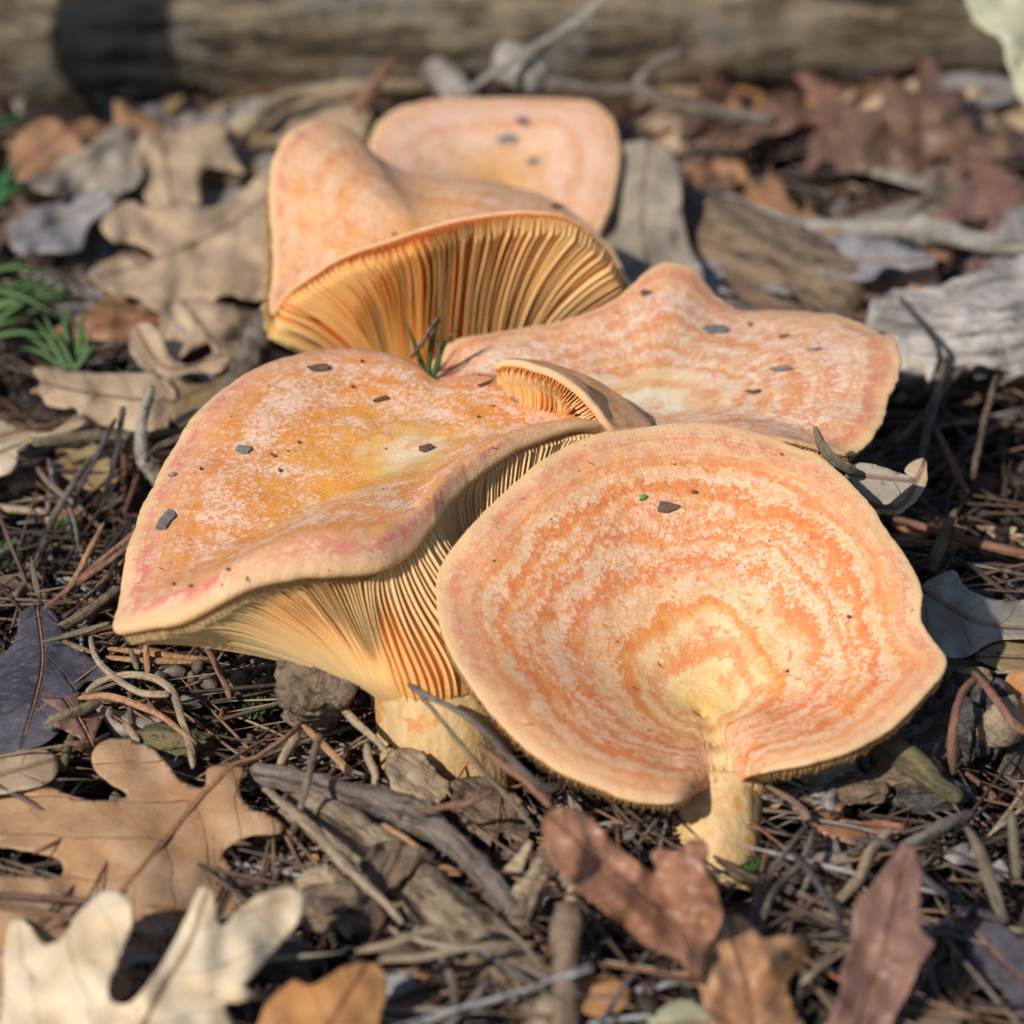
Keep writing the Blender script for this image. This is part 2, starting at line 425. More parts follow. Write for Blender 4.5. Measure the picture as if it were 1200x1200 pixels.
    M = 26
    def samp(u, j):
        fi = u*(NU-1); i0 = min(int(fi), NU-2); a = fi-i0
        j %= NT; j0 = int(j); b = j-j0; j1 = (j0+1) % NT
        def l(A): return (A[i0, j0]*(1-b)+A[i0, j1]*b)*(1-a)+(A[i0+1, j0]*(1-b)+A[i0+1, j1]*b)*a
        return l(un), l(nrm)
    total = ng*2
    for g in range(total):
        pos = (g+rg.uniform(-.18, .18))/total*cum[-1]
        j = np.interp(pos, cum, np.arange(NT+1))
        short = g % 2
        u1 = 1.0 if not short else rg.choice([.25, .4, .55, .75])
        if not short and rg.random() < .25: u1 = rg.uniform(.8, .97)
        ph = rg.uniform(0, 9); H = gh*(1 if not short else .78)*rg.uniform(.85, 1.12)
        b0 = len(GV)
        for q in range(M):
            u = u1*q/(M-1)
            jj = j + .35*nz(u*4, ph, g*.05) + 1.6*nz(u*2.2, g*.006, seed)*4*u*(1-u)
            p, nn = samp(u, jj); p2, _ = samp(u, jj+.6)
            t = norm(p2-p)
            prof = min(1, (u+.012)/.05)**.6 * (max(0, 1-(u/u1)**4) if short else (1 if u < .8 else max(0.12, 1-(u-.8)/.2*.85)))
            h = H*prof*(1-.25*u)
            wd = .021*(1-.4*u) if not short else .017
            GV += [p-nn*.03-t*wd, p-nn*.03+t*wd, p+nn*h+t*wd*.45, p+nn*h-t*wd*.45]
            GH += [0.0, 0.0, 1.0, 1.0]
        for q in range(M-1):
            a, b = b0+q*4, b0+q*4+4
            for (x, y) in ((1, 2), (2, 3), (3, 0)): GF.append((a+x, a+y, b+y, b+x))
        GF.append((b0, b0+1, b0+2, b0+3))
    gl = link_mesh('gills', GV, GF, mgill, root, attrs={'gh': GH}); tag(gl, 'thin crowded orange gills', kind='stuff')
    # stem
    SV = []; SF = []; hh = np.linspace(-.12, 1, 26); SN = 64
    for i, t in enumerate(hh):
        c = S+(B-S)*t; r = (r_top+.02)+(r_base-r_top)*max(t, 0)
        for k2 in range(SN):
            a = 2*math.pi*k2/SN; d = math.cos(a)*e1+math.sin(a)*e2
            SV.append(c + d*r*(1+.07*nz(math.cos(a)*1.3+seed, math.sin(a)*1.3, t*2)+.025*nz(math.cos(a)*5+seed, math.sin(a)*5, t*3)))
    for i in range(len(hh)-1):
        for k2 in range(SN):
            k3 = (k2+1) % SN; SF.append((i*SN+k2, i*SN+k3, (i+1)*SN+k3, (i+1)*SN+k2))
    SF.append(tuple(range(SN-1, -1, -1)))
    link_mesh('stem', SV, SF, mstem, root)
    bvh = BVHTree.FromPolygons([Vector(v) for v in V], F)
    MUSH[label] = (root, bvh)
    return root, bvh
def on_cap(bvh, px, py):
    o = Vector(CAM); d = Vector(P(px, py, 1.0)-CAM).normalized()
    loc, n, _, _ = bvh.ray_cast(o, d)
    if loc is None: return None, None
    return loc, (n if n.dot(d) < 0 else -n)

OR = [(0, (.74, .48, .15)), (.08, (.78, .54, .22)), (.20, (.82, .60, .31)), (.27, (.81, .55, .26)), (.31, (.76, .32, .05)), (.37, (.80, .49, .22)), (.44, (.79, .46, .19)), (.49, (.73, .23, .06)), (.55, (.78, .39, .16)), (.66, (.76, .30, .08)), (.76, (.78, .39, .14)), (.88, (.77, .40, .15)), (1, (.78, .50, .25))]
OB = [(0, (.88, .70, .44)), (.14, (.86, .66, .38)), (.20, (.80, .42, .09)), (.34, (.80, .36, .05)), (.5, (.78, .29, .035)), (.66, (.76, .28, .05)), (.82, (.75, .32, .11)), (.93, (.74, .28, .14)), (1, (.78, .42, .26))]
OD = [(0, (.86, .72, .52)), (.16, (.85, .68, .45)), (.27, (.80, .50, .19)), (.42, (.78, .44, .18)), (.60, (.77, .38, .15)), (.85, (.75, .34, .13)), (1, (.78, .44, .25))]
OC = [(0, (.74, .33, .10)), (.3, (.75, .36, .11)), (.55, (.76, .39, .15)), (.8, (.76, .41, .18)), (1, (.77, .46, .26))]
OF = [(0, (.74, .40, .15)), (.5, (.75, .42, .19)), (.8, (.75, .42, .28)), (1, (.76, .50, .34))]
gillA = mat_gill('gill_pale', (.80, .51, .23), (.72, .26, .05))
gillB = mat_gill('gill_ochre', (.78, .50, .22), (.76, .34, .09))
gillC = mat_gill('gill_orange', (.82, .48, .18), (.74, .19, .02))
stemA = mat_stem('stem_ochre', (.68, .46, .22), (.60, .36, .14))

capA = mushroom('front right mushroom whose round ringed cap tilts flat towards the viewer',
    [(515,712,78.8,.3),(517,665,79.6,.3),(545,625,80.2,.3),(585,582,80.9,.3),(640,535,81.7,.3),(690,510,82.3,.3),(760,497,82.8,.3),(832,494,83.1,.3),(900,508,83.1,.3),(932,521,82.9,.3),(960,531,82.7,.3),(1005,573,82.0,.3),(1045,625,81.1,.3),(1068,660,80.4,.25),(1079,690,79.8,.2),(1078,718,79.4,.1),(1092,745,79.0,.2),(1108,775,78.4,.3),(1085,808,77.8,.4),(1045,848,77.1,.5),(1000,872,76.6,.5),(945,890,76.4,.5),(895,899,76.6,.4),(873,905,77.2,.1),(864,914,77.6,.2),(849,921,77.6,.3),(835,917,77.5,.1),(822,922,76.9,.2),(796,935,75.8,.5),(752,934,75.6,.5),(700,918,75.7,.5),(650,894,75.9,.5),(600,855,76.4,.5),(560,808,77.0,.4),(530,760,77.9,.3)],
    (826,825,80.2), -.35, (840,938,78.4), 1.05, (840,1030,77.0), .95,
    mat_cap('cap_front', OR, bandf=17, seed=2.3, speck=.68, bandamt=.68, dark=(.71, .21, .055), pale=(.87, .63, .45), pale2=(.84, .54, .37), cover=.492, fibre=.12, patchy=.2, m0=.2, ringspot=.85), gillA, stemA, ng=165, gh=.46, edge=.055, tongue=(848,918,.028,.85), flesh=.22, follow=1.0, thick=.6, inner=.2, seed=1, ripple=.05, roll=.10, pull=.5, bumps=((822,832,.13,-.35),(800,800,.8,-.12),(845,890,.35,.22),(838,862,.35,.12),(886,846,.5,.12),(795,895,.45,-.12),(640,740,1.5,.15),(930,690,1.3,.12),(740,640,1.1,-.1),(1040,740,.8,-.12)))
capB = mushroom('broad front left mushroom with a wavy near margin showing ochre gills',
    [(132,716,78.6,.1),(140,690,79.6,.2),(150,640,81.0,.35),(168,590,82.6,.5),(200,525,84.6,.5),(240,468,86.4,.5),(285,435,87.6,.45),(340,412,88.4,.4),(400,404,88.7,.4),(450,408,88.5,.4),(490,424,88.0,.35),(515,443,87.5,.3),(560,432,87.5,.3),(620,446,87.0,.3),(665,472,86.2,.2),(700,488,85.2,.2),(716,493,85.0,.3),(700,490,84.4,.3),(655,494,83.6,.2),(606,507,82.8,.1),(562,531,81.9,0),(530,559,81.0,.1),(503,592,80.0,.2),(478,619,79.2,.3),(445,638,78.4,.4),(400,644,77.9,.4),(350,645,77.6,.4),(300,655,77.4,.4),(260,674,77.3,.4),(215,697,77.4,.4),(185,706,77.7,.4),(155,713,78.1,.2)],
    (505,525,84.0), -.2, (512,800,80.6), 1.55, (530,905,80.9), 1.5,
    mat_cap('cap_left', OB, bandf=7, seed=4.1, speck=.78, bandamt=.3, pale=(.89, .68, .54), pale2=(.86, .54, .40), dark=(.74, .24, .03), rimpink=(.66, .17, .13), cover=.49, fibre=.2, patchy=.42), gillB, stemA, ng=280, gh=.26, flesh=.7, edge=.145, roll=.12, clamp=.5, q1in=.14, flap=(590,524,.07,-.14), lip=(420,645,.19,.42), seed=2, ripple=.06, pull=.9)
capC = mushroom('middle mushroom tipped back so its fan of orange gills faces the viewer',
    [(320,366,93.8,.0),(336,342,93.5,.0),(388,307,93.0,.1),(440,285,92.5,.2),(500,265,92.1,.3),(560,252,91.9,.3),(620,247,91.9,.3),(665,254,92.3,.3),(700,278,92.9,.3),(722,312,93.5,.2),(738,338,94.1,.1),(735,325,95.5,.2),(715,290,97.5,.3),(680,255,98.9,.4),(635,228,99.7,.4),(575,213,100.1,.3),(520,207,100.3,.2),(470,198,100.3,.2),(440,180,100.3,.2),(412,152,100.1,.2),(375,141,99.5,.2),(342,152,98.7,.2),(322,185,97.9,.2),(317,230,97.1,.2),(320,280,96.3,.1),(321,320,95.5,0),(317,350,94.7,0)],
    (500,280,95.8), .1, (522,432,95.9), 1.3, (522,470,95.9), 1.2,
    mat_cap('cap_middle', OC, bandf=7, seed=7.7, speck=.7, bandamt=.35, pale=(.84, .58, .43), dark=(.70, .25, .07), cover=.495, patchy=.4), gillC, stemA, edge=.05, ng=185, gh=.62, flesh=1.1, q1in=.2, bumps=((462,268,1.0,-.25),(560,235,1.2,.15)), seed=3, ripple=.05, pull=.0)
capD = mushroom('wide right-hand mushroom with a raised knob and pale sunken centre',
    [(512,445,90.0,.3),(508,425,90.8,.3),(530,402,91.4,.3),(590,388,91.9,.3),(650,378,92.2,.2),(700,362,92.6,.1),(735,340,93.2,.1),(762,316,93.8,.2),(787,307,94.0,.3),(812,317,94.0,.2),(838,344,93.8,.1),(868,364,93.5,.2),(920,364,93.4,.3),(975,369,92.4,.4),(1020,384,91.2,.5),(1048,400,90.0,.5),(1054,425,89.0,.5),(1040,465,87.8,.5),(1028,500,86.8,.5),(1003,527,86.0,.6),(965,524,85.6,.6),(910,515,85.2,.4),(850,520,85.0,.3),(780,530,85.0,.2),(700,525,85.4,.2),(620,500,86.6,.3),(560,475,88.0,.3)],
    (758,478,88.6), -.1, (750,570,88.4), 1.1, (750,640,88.5), 1.1,
    mat_cap('cap_right', OD, bandf=11, seed=2.9, speck=.85, bandamt=.5, pale=(.89, .68, .54), dark=(.72, .26, .09), cover=.475, fibre=.55), gillA, stemA, ng=150, gh=.35, flesh=.25, follow=1.0, inner=.5, mid=.3, edge=.06, seed=4, ripple=.08)
capE = mushroom('smallest mushroom, a narrow cap wedged between the big ones with pale gills',
    [(583,425,86.0,.2),(592,420,85.6,.2),(615,423,85.2,.2),(645,434,84.9,.2),(675,452,84.7,.2),(702,478,84.6,.2),(722,502,84.7,.2),(745,500,85.4,.2),(762,497,86.2,.2),(748,480,87.2,.3),(722,462,87.8,.3),(690,444,88.0,.3),(655,429,87.8,.2),(620,420,87.2,.2),(598,419,86.6,.2)],
    (675,454,86.5), .25, (645,520,86.8), .55, (640,590,86.8), .6,
    mat_cap('cap_small', OC, bandf=8, seed=5.5, speck=.35, bandamt=.2), gillA, stemA, ng=60, gh=.35, flesh=.1, seed=5, NT=240, ripple=.03)
capF = mushroom('rearmost mushroom, a blurred pinkish cap behind the others',
    [(436,175,106.5,.3),(445,145,107.6,.3),(470,125,108.4,.3),(520,116,109.0,.3),(580,115,109.2,.3),(640,114,109.2,.3),(690,120,108.8,.3),(715,140,108.0,.3),(724,175,106.8,.3),(718,220,105.4,.3),(705,262,104.2,.3),(680,295,103.4,.3),(620,310,103.0,.3),(560,290,103.0,.3),(500,260,103.6,.3),(455,220,104.6,.3)],
    (585,210,106.6), -.1, (590,300,106.0), 1.0, (590,340,105.5), 1.0,
    mat_cap('cap_rear', OF, bandf=5, seed=9.2, speck=.7, bandamt=.35, pale=(.80, .58, .48), dark=(.68, .32, .14), cover=.48), gillA, stemA, ng=110, gh=.3, flesh=.3, follow=1.0, seed=6, NT=240)

# ------------------------------------------------------------------ forest floor
xs = np.concatenate([np.linspace(-500, -45, 14), np.linspace(-42, 42, 200), np.linspace(45, 500, 14)])
ys = np.concatenate([np.linspace(-300, -24, 10), np.linspace(-21, 66, 210), np.linspace(70, 900, 20)])
GVt = []
for y in ys:
    for x in xs:
        z = gz(x, y)-.70
        if abs(x) < 43 and -22 < y < 67: z += .35*nz(x*.9, y*.9, 4)+.22*nz(x*2.3, y*2.3, 8)
        GVt.append((x, y, z))
nx = len(xs)
GFt = [(j*nx+i, j*nx+i+1, (j+1)*nx+i+1, (j+1)*nx+i) for j in range(len(ys)-1) for i in range(nx-1)]
m = N('soil'); pos = m.pos()
c = m.ramp(m.noise(pos, 1.1, 6, .7), [(.3, (.007, .005, .004)), (.5, (.02, .014, .010)), (.62, (.04, .026, .017)), (.75, (.07, .05, .035))])
m.set(Base_Color=c, Roughness=.9); m.bump(m.noise(pos, 2.5, 6, .7), 1.0, .006)
tag(link_mesh('ground', GVt, GFt, m.m), kind='structure')

# ---- colours of things
gv = .5
mNeedle = mat_scatter('needle_mix', [(0, (.014, .010, .008)), (.35, (.045, .030, .020)), (.6, (.11, .080, .057)), (.8, (.19, .155, .12)), (.88, (.16, .07, .035)), (.96, (.30, .21, .12)), (1, (.28, .25, .22))], scale=1.5)
mFlake = mat_scatter('flake_mix', [(0, (.015, .011, .009)), (.35, (.05, .033, .022)), (.6, (.12, .075, .047)), (.78, (.20, .14, .10)), (.9, (.21, .09, .042)), (1, (.32, .26, .2))], scale=1.2)
mNeedleTop = mat_scatter('needle_top', [(0, (.05, .03, .02)), (.4, (.15, .085, .05)), (.7, (.27, .16, .09)), (.85, (.30, .13, .06)), (1, (.36, .29, .21))], scale=1.5)
mNeedleO = mat_scatter('needle_single', [(0, (.10, .07, .05)), (.3, (.22, .16, .115)), (.55, (.36, .30, .24)), (.75, (.26, .135, .075)), (.9, (.42, .33, .22)), (1, (.42, .40, .38))], attr=False, scale=1.5)
mFragO = mat_scatter('fragment_single', [(0, (.06, .04, .03)), (.3, (.18, .11, .07)), (.6, (.30, .21, .145)), (.8, (.32, .15, .075)), (1, (.44, .38, .32))], attr=False, scale=1.2)

def needle_shape(r, L, curve, pair=False, sides=4, seg=6, rs=random):
    out = []
    for q in range(2 if pair else 1):
        t = np.linspace(0, 1, seg)
        a = (.10 if q else -.10) if pair else 0
        pts = np.array([[L*(x-.5)*math.cos(a)+0*x, L*a*(x)+curve*L*(x-.5)**2*(1 if not q else .6), curve*.5*L*(x-.5)**2*rs.choice([0, 1])] for x in t])
        rad = r*np.minimum(1, np.minimum((t+.10)*6, (1.01-t)*3.2))
        out.append(tube(pts, rad, sides, flat=.7))
    return join(out)
def flake_shape(sz, bend, rs):
    n = rs.choice([5, 6, 7, 8]); top = []; asp = rs.uniform(.35, 1.0)
    for k in range(n):
        a = 2*math.pi*k/n+rs.uniform(-.25, .25); r = sz*rs.uniform(.55, 1.1)
        top.append((r*math.cos(a), r*math.sin(a)*asp))
    V = []; F = []
    for s in (1, -1):
        for (x, y) in top: V.append((x, y, bend*x*x/sz + .25*bend*y + s*.018))
        V.append((0, 0, -.1*bend*sz+s*.018))
    for k in range(n):
        k2 = (k+1) % n
        F += [(n, k, k2), (2*n+1, n+1+k2, n+1+k), (k, n+1+k, n+1+k2, k2)]
    return V, F
def nugget_shape(sz, rs):
    V = []; F = []; rows = 4; n = 6; sx = rs.uniform(.5, 1.6)
    V.append((-sz*sx, 0, 0))
    for i in range(1, rows):
        a = math.pi*i/rows
        for k in range(n):
            b = 2*math.pi*k/n; r = sz*math.sin(a)*rs.uniform(.6, 1.1)
            V.append((-sz*sx*math.cos(a), r*math.cos(b), r*math.sin(b)*.8))
    V.append((sz*sx, 0, 0))
    for k in range(n):
        k2 = (k+1) % n; F.append((0, 1+k2, 1+k))
        for i in range(rows-2): F.append((1+i*n+k, 1+i*n+k2, 1+(i+1)*n+k2, 1+(i+1)*n+k))
        F.append((1+(rows-2)*n+k, 1+(rows-2)*n+k2, len(V)-1))
    return V, F
# where stems, thick wood and logs stand, nothing is scattered: (x, y, r)
KEEP = [(*P(845,1045,76.0)[:2], 1.5), (*P(530,920,79.5)[:2], 2.0), (*P(840,1030,77)[:2], 1.1), (*P(530,905,82)[:2], 1.5), (*P(522,470,95.9)[:2], 1.6)]
def spot(rs, front=None):
    while True:
        y = rs.uniform(-15, 52) if front is None else rs.uniform(*front)
        d = (y-CAM[1])/.93
        x = rs.uniform(-1, 1)*(TANH*d*1.25+2)
        if all((x-a)**2+(y-b)**2 > r*r for a, b, r in KEEP): return x, y
def scatter(name, shapes, count, mat, zlo, zhi, tilt, rs, label, rpow=1.0):
    V = []; F = []; R = []; off = 0
    shp = [(np.array(v), f) for v, f in shapes]
    for _ in range(count):
        v, f = rs.choice(shp); x, y = spot(rs)
        M = np.array((Matrix.Rotation(rs.uniform(0, 6.283), 3, 'Z') @ Matrix.Rotation(rs.gauss(0, tilt), 3, 'Y') @ Matrix.Rotation(rs.uniform(0, 6.28) if rs.random() < .5 else rs.gauss(0, .4), 3, 'X')))
        q = (v*rs.uniform(.75, 1.25))@M.T + np.array([x, y, gz(x, y)+zlo+(zhi-zlo)*rs.random()**rpow])
        V.append(q); F += [tuple(i+off for i in g) for g in f]; off += len(q)
        R.append(np.full(len(q), rs.random()))
    o = link_mesh(name, np.vstack(V), F, mat, smooth=True, attrs={'rnd': np.concatenate(R)})
    return tag(o, label, 'litter', kind='stuff')
rs = random.Random(11)
NS_ = [needle_shape(rs.uniform(.03, .07), rs.uniform(1.4, 5.5), rs.uniform(-.12, .18), rs.random() < .35, rs=rs) for _ in range(16)]
FS_ = [flake_shape(rs.uniform(.15, .42), rs.uniform(-.5, .8), rs) for _ in range(14)]
FB_ = [flake_shape(rs.uniform(.5, .9), rs.uniform(-.5, .8), rs) for _ in range(8)]
GS_ = [nugget_shape(rs.uniform(.09, .2), rs) for _ in range(10)]
scatter('needle_litter', NS_, 5000, mNeedle, -.6, .9, .10, rs, 'fine bed of fallen pine needles and grass stalks covering the forest floor', 1.4)
scatter('bark_litter', FS_+FB_[:5], 4600, mFlake, -.6, .6, .35, rs, 'small bits of bark and crumbled leaf between the pine needles', 1.3)
scatter('seed_litter', GS_, 1800, mFlake, -.5, .6, .5, rs, 'tiny buds, seeds and crumbs lying among the pine needles', 1.3)
# the pieces one can pick out singly
rs = random.Random(23)
LAND = [('the large brown oak leaf',150,1000),('the pale cream oak leaf',180,1130),('the orange leaf at the bottom',390,1160),('the curling reddish leaf',720,1020),
 ('the upright mauve leaf',1030,1090),('the stem of the round mushroom',845,1000),('the dark purplish leaf',50,790),('the broad left mushroom',230,760),('the stem of the broad mushroom',520,900),
 ('the pale barkless branch',540,1090),('the charred wood',1110,880),('the crumbly bark lumps',985,925),('the dark bluish corner leaf',1180,1130),('the long tan leaf',110,470),('the upright grey twig',170,540),
 ('the green grass blades',40,360),('the big lobed tan leaf',220,310),('the upright folded leaf',215,200),('the leaf at the foot of the log',60,180),('the middle mushroom',330,380),('the rearmost mushroom',680,300),
 ('the bleached driftwood',1130,370),('the bleached stick',950,260),('the spiky reddish leaf',1070,160),('the forked grey twig',800,120),('the branch stump',890,320),('the brown grey curled leaf',1150,720),
 ('the shaded stalks',1100,500),('the pine cone piece',650,1050),('the pale needle pair',910,1030),('the horizontal olive twig',110,512),('the looping pale stalk',190,830),('the yellow straw',390,990),('the right margin blade',1160,1030)]
TONES = [('dark', (.033, .025, .020), (.066, .048, .034)), ('brown', (.115, .074, .048), (.180, .119, .074)), ('grey', (.164, .135, .111), (.246, .213, .180)),
         ('rusty', (.164, .074, .039), (.221, .111, .061)), ('tan', (.288, .216, .137), (.360, .281, .187)), ('pale grey', (.315, .292, .270), (.390, .367, .338))]
TM = [mat_scatter('litter_'+t[0].replace(' ', '_'), [(0, t[1]), (1, t[2])], attr=False, scale=1.6) for t in TONES]
USED = {}
def pixel(v):
    q = np.asarray(v)-CAM; d_ = q@FWD
    return 600+(q@RGT)/d_/TANH*600, 600-(q@UPV)/d_/TANH*600
def singles(name, shapes, kinds, count, zlo, zhi, tilt, noun, group, front, cat):
    for i in range(count):
        k = i % len(shapes); v, f = shapes[k]; t = rs.choice([0, 1, 1, 2, 2, 3, 4, 5])
        me = MESHES.get((name, k, t))
        if me is None:
            o = link_mesh(name, v, f, TM[t]); MESHES[(name, k, t)] = o.data
        else:
            o = bpy.data.objects.new(name, me); C.objects.link(o)
        x, y = spot(rs, front)
        if rs.random() < .35: x, y = spot(rs, (front[0], front[0]+22))
        s = rs.uniform(.8, 1.25); yaw = rs.uniform(0, 6.28)
        o.rotation_euler = (rs.gauss(0, .5), rs.gauss(0, tilt), yaw); o.scale = (s, s, s)
        z = gz(x, y)+rs.uniform(zlo, zhi); o.location = Vector((x, y, z))*CM
        px, py = pixel((x, y, z)); lm = min(LAND, key=lambda l: (l[1]-px)**2+((l[2]-py)*1.3)**2)
        dx, dy = px-lm[1], py-lm[2]
        side = ('left of' if dx < 0 else 'right of') if abs(dx) > abs(dy) else ('behind' if dy < 0 else 'in front of')
        a = abs(((yaw % math.pi)/math.pi)*180-90); lie = 'crosswise' if a > 60 else ('lengthwise' if a < 30 else ('slanting' if kinds else 'askew'))
        size = 'large' if s > 1.08 else ('small' if s < .93 else '')
        base = ' '.join(w for w in (size if cat == 'leaf scrap' or 'forked' not in kinds[k] else '', kinds[k], TONES[t][0], noun, lie, side, lm[0]) if w)
        if base in USED:                       # named by a second neighbour as well
            l2 = sorted(LAND, key=lambda l: (l[1]-px)**2+((l[2]-py)*1.3)**2)[1]
            base = ' '.join(w for w in (kinds[k].split()[0], TONES[t][0], noun, 'between', lm[0], 'and', l2[0]) if w)
        while len(base.split()) > 16: base = ' '.join(base.split()[1:])
        USED[base] = 1
        tag(o, base, cat, group+' near '+lm[0])
MESHES = {}
NB = []; NK = []
for i in range(16):
    L_ = rs.uniform(2.2, 5.6); cu = rs.uniform(-.16, .22); pr = i % 3 == 0
    NB.append(needle_shape(rs.uniform(.05, .085), L_, cu, pr, sides=5, seg=8, rs=rs)); NK.append(('forked' if pr else ('bent' if abs(cu) > .1 else 'straight'))+(' long' if L_ > 4 else ' short'))
FBB = []; FK = []
for i in range(14):
    sz = rs.uniform(.4, .95); be = rs.uniform(-.7, .9); FBB.append(flake_shape(sz, be, rs)); FK.append(('curled' if be > .35 else ('arched' if be < -.3 else 'flat'))+(' broad' if sz > .7 else ''))
singles('pine_needle', NB, NK, 290, .45, 1.15, .12, 'needle', 'loose pine needles', (-14, 34), 'pine needle')
NF_ = [needle_shape(rs.uniform(.03, .05), rs.uniform(2.5, 6), rs.uniform(-.06, .08), i % 2 == 0, rs=rs) for i in range(10)]
scatter('fine_needle_litter', NF_, 1500, mNeedleTop, .5, 1.1, .10, rs, 'thin brown needles strewn on top of the litter')
singles('leaf_fragment', FBB, FK, 230, .3, .85, .30, 'scrap', 'scraps of leaf and bark', (-14, 44), 'leaf scrap')

# ------------------------------------------------------------------ builders for leaves and wood
def traced_leaf(label, pts, mid, mat, d=None, h=None, amp=.25, freq=.012, cup=0.0, group=None, cat='leaf', serr=1.5, step=6.5, thick=.02, seed=0, name='oak_leaf', petiole=None, crv=True, fold=0.0):
    """an outline followed on the photograph, set at its own distance on a curved sheet with real thickness"""
    o2 = catmull(np.array([(x, y, 0) for x, y in pts], float), max(60, len(pts)*9), closed=True)[:, :2] if crv else np.array(pts, float)
    for i in range(len(o2)): o2[i] += serr*np.array([nz(o2[i][0]*.07, o2[i][1]*.07, seed), nz(o2[i][0]*.07, o2[i][1]*.07, seed+5)])
    mp = catmull(np.array([(x, y, 0) for x, y in mid], float), 40)[:, :2]
    lo = o2.min(0); hi = o2.max(0); cx, cy = (lo+hi)/2
    P2 = [Vector(p) for p in o2]; ne = len(P2)
    gx = np.arange(lo[0]+step/2, hi[0], step); gy = np.arange(lo[1]+step/2, hi[1], step)
    poly = o2
    for yy in gy:
        x1, y1 = poly[:, 0], poly[:, 1]; x2, y2 = np.roll(x1, -1), np.roll(y1, -1)
        cr = (y1 > yy) != (y2 > yy); xc = np.sort(x1[cr]+(yy-y1[cr])*(x2[cr]-x1[cr])/(y2[cr]-y1[cr]))
        for xx in gx:
            if np.searchsorted(xc, xx) % 2 and (len(xc) == 0 or np.min(np.abs(xc-xx)) > step*.3): P2.append(Vector((xx+.2*step*nz(xx, yy), yy)))
    vs, es, fs, *_ = geometry.delaunay_2d_cdt(P2, [(i, (i+1) % ne) for i in range(ne)], [], 1, 1e-4)
    V = []; UV = []
    seg = np.linalg.norm(np.diff(mp, axis=0), axis=1); cum = np.concatenate([[0], np.cumsum(seg)])
    mt = np.gradient(mp, axis=0)
    for v in vs:
        x, y = v.x, v.y
        k = int(np.argmin((mp[:, 0]-x)**2+(mp[:, 1]-y)**2)); dx, dy = x-mp[k, 0], y-mp[k, 1]
        sd = (mt[k, 0]*dy-mt[k, 1]*dx)/(np.hypot(*mt[k])+1e-9)
        al = cum[k]+(mt[k, 0]*dx+mt[k, 1]*dy)/(np.hypot(*mt[k])+1e-9)
        nn = amp*(nz(x*freq+seed, y*freq, seed)+.4*nz(x*freq*2.7, y*freq*2.7, seed+3)) + cup*(sd/100)**2 + fold*abs(sd)/100
        if d is not None:
            dd = d[0]+d[1]*(x-cx)/100+d[2]*(y-cy)/100 - nn*1.6
        else:
            zz = h[0]+h[1]*(x-cx)/100+h[2]*(y-cy)/100 + nn
            dd = gd(y, zz)
        px_cm = dd*TANH/600
        V.append(P(x, y, dd)); UV.append((al*px_cm, sd*px_cm, 0))
    F = [tuple(f) for f in fs if len(f) == 3]
    A = np.array(V); nrm = np.zeros_like(A)
    for f in F:
        q = np.cross(A[f[1]]-A[f[0]], A[f[2]]-A[f[0]]); 
        for i in f: nrm[i] += q
    nrm = norm(nrm)
    if (nrm@(CAM-A.mean(0))).mean() < 0: nrm = -nrm
    B = A-nrm*thick; n = len(A)
    cnt = {}
    for f in F:
        for a, b in ((f[0], f[1]), (f[1], f[2]), (f[2], f[0])):
            cnt[(a, b)] = 1
    F2 = F+[(f[2]+n, f[1]+n, f[0]+n) for f in F]+[(b, a, a+n, b+n) for (a, b) in cnt if (b, a) not in cnt]
    lo_ = link_mesh(name, np.vstack([A, B]), F2, mat, attrs={'luv': UV+UV, 'along': [(q[1], .3*nz(q[1], q[0]*.3), q[0]) for q in UV+UV]})
    tag(lo_, label, cat, group)
    # midrib and stalk, slightly proud of the blade
    bvh = BVHTree.FromPolygons([Vector(v) for v in A], F)
    rib = []
    for x, y in mp[::3]:
        oo = Vector(CAM); dr = Vector(P(x, y, 1.0)-CAM).normalized(); loc = bvh.ray_cast(oo, dr)[0]
        if loc is not None: rib.append(np.array(loc)-np.array(dr)*.01)
    if len(rib) > 3 and mat.name.startswith('leaf'):
        if petiole: rib = [P(*p) for p in petiole]+rib
        rib = np.array(rib)
        v, f = tube(rib, np.linspace(.07 if petiole else .03, .012, len(rib)), 6)
        link_mesh('midrib', v, f, mVein, lo_)
    return lo_

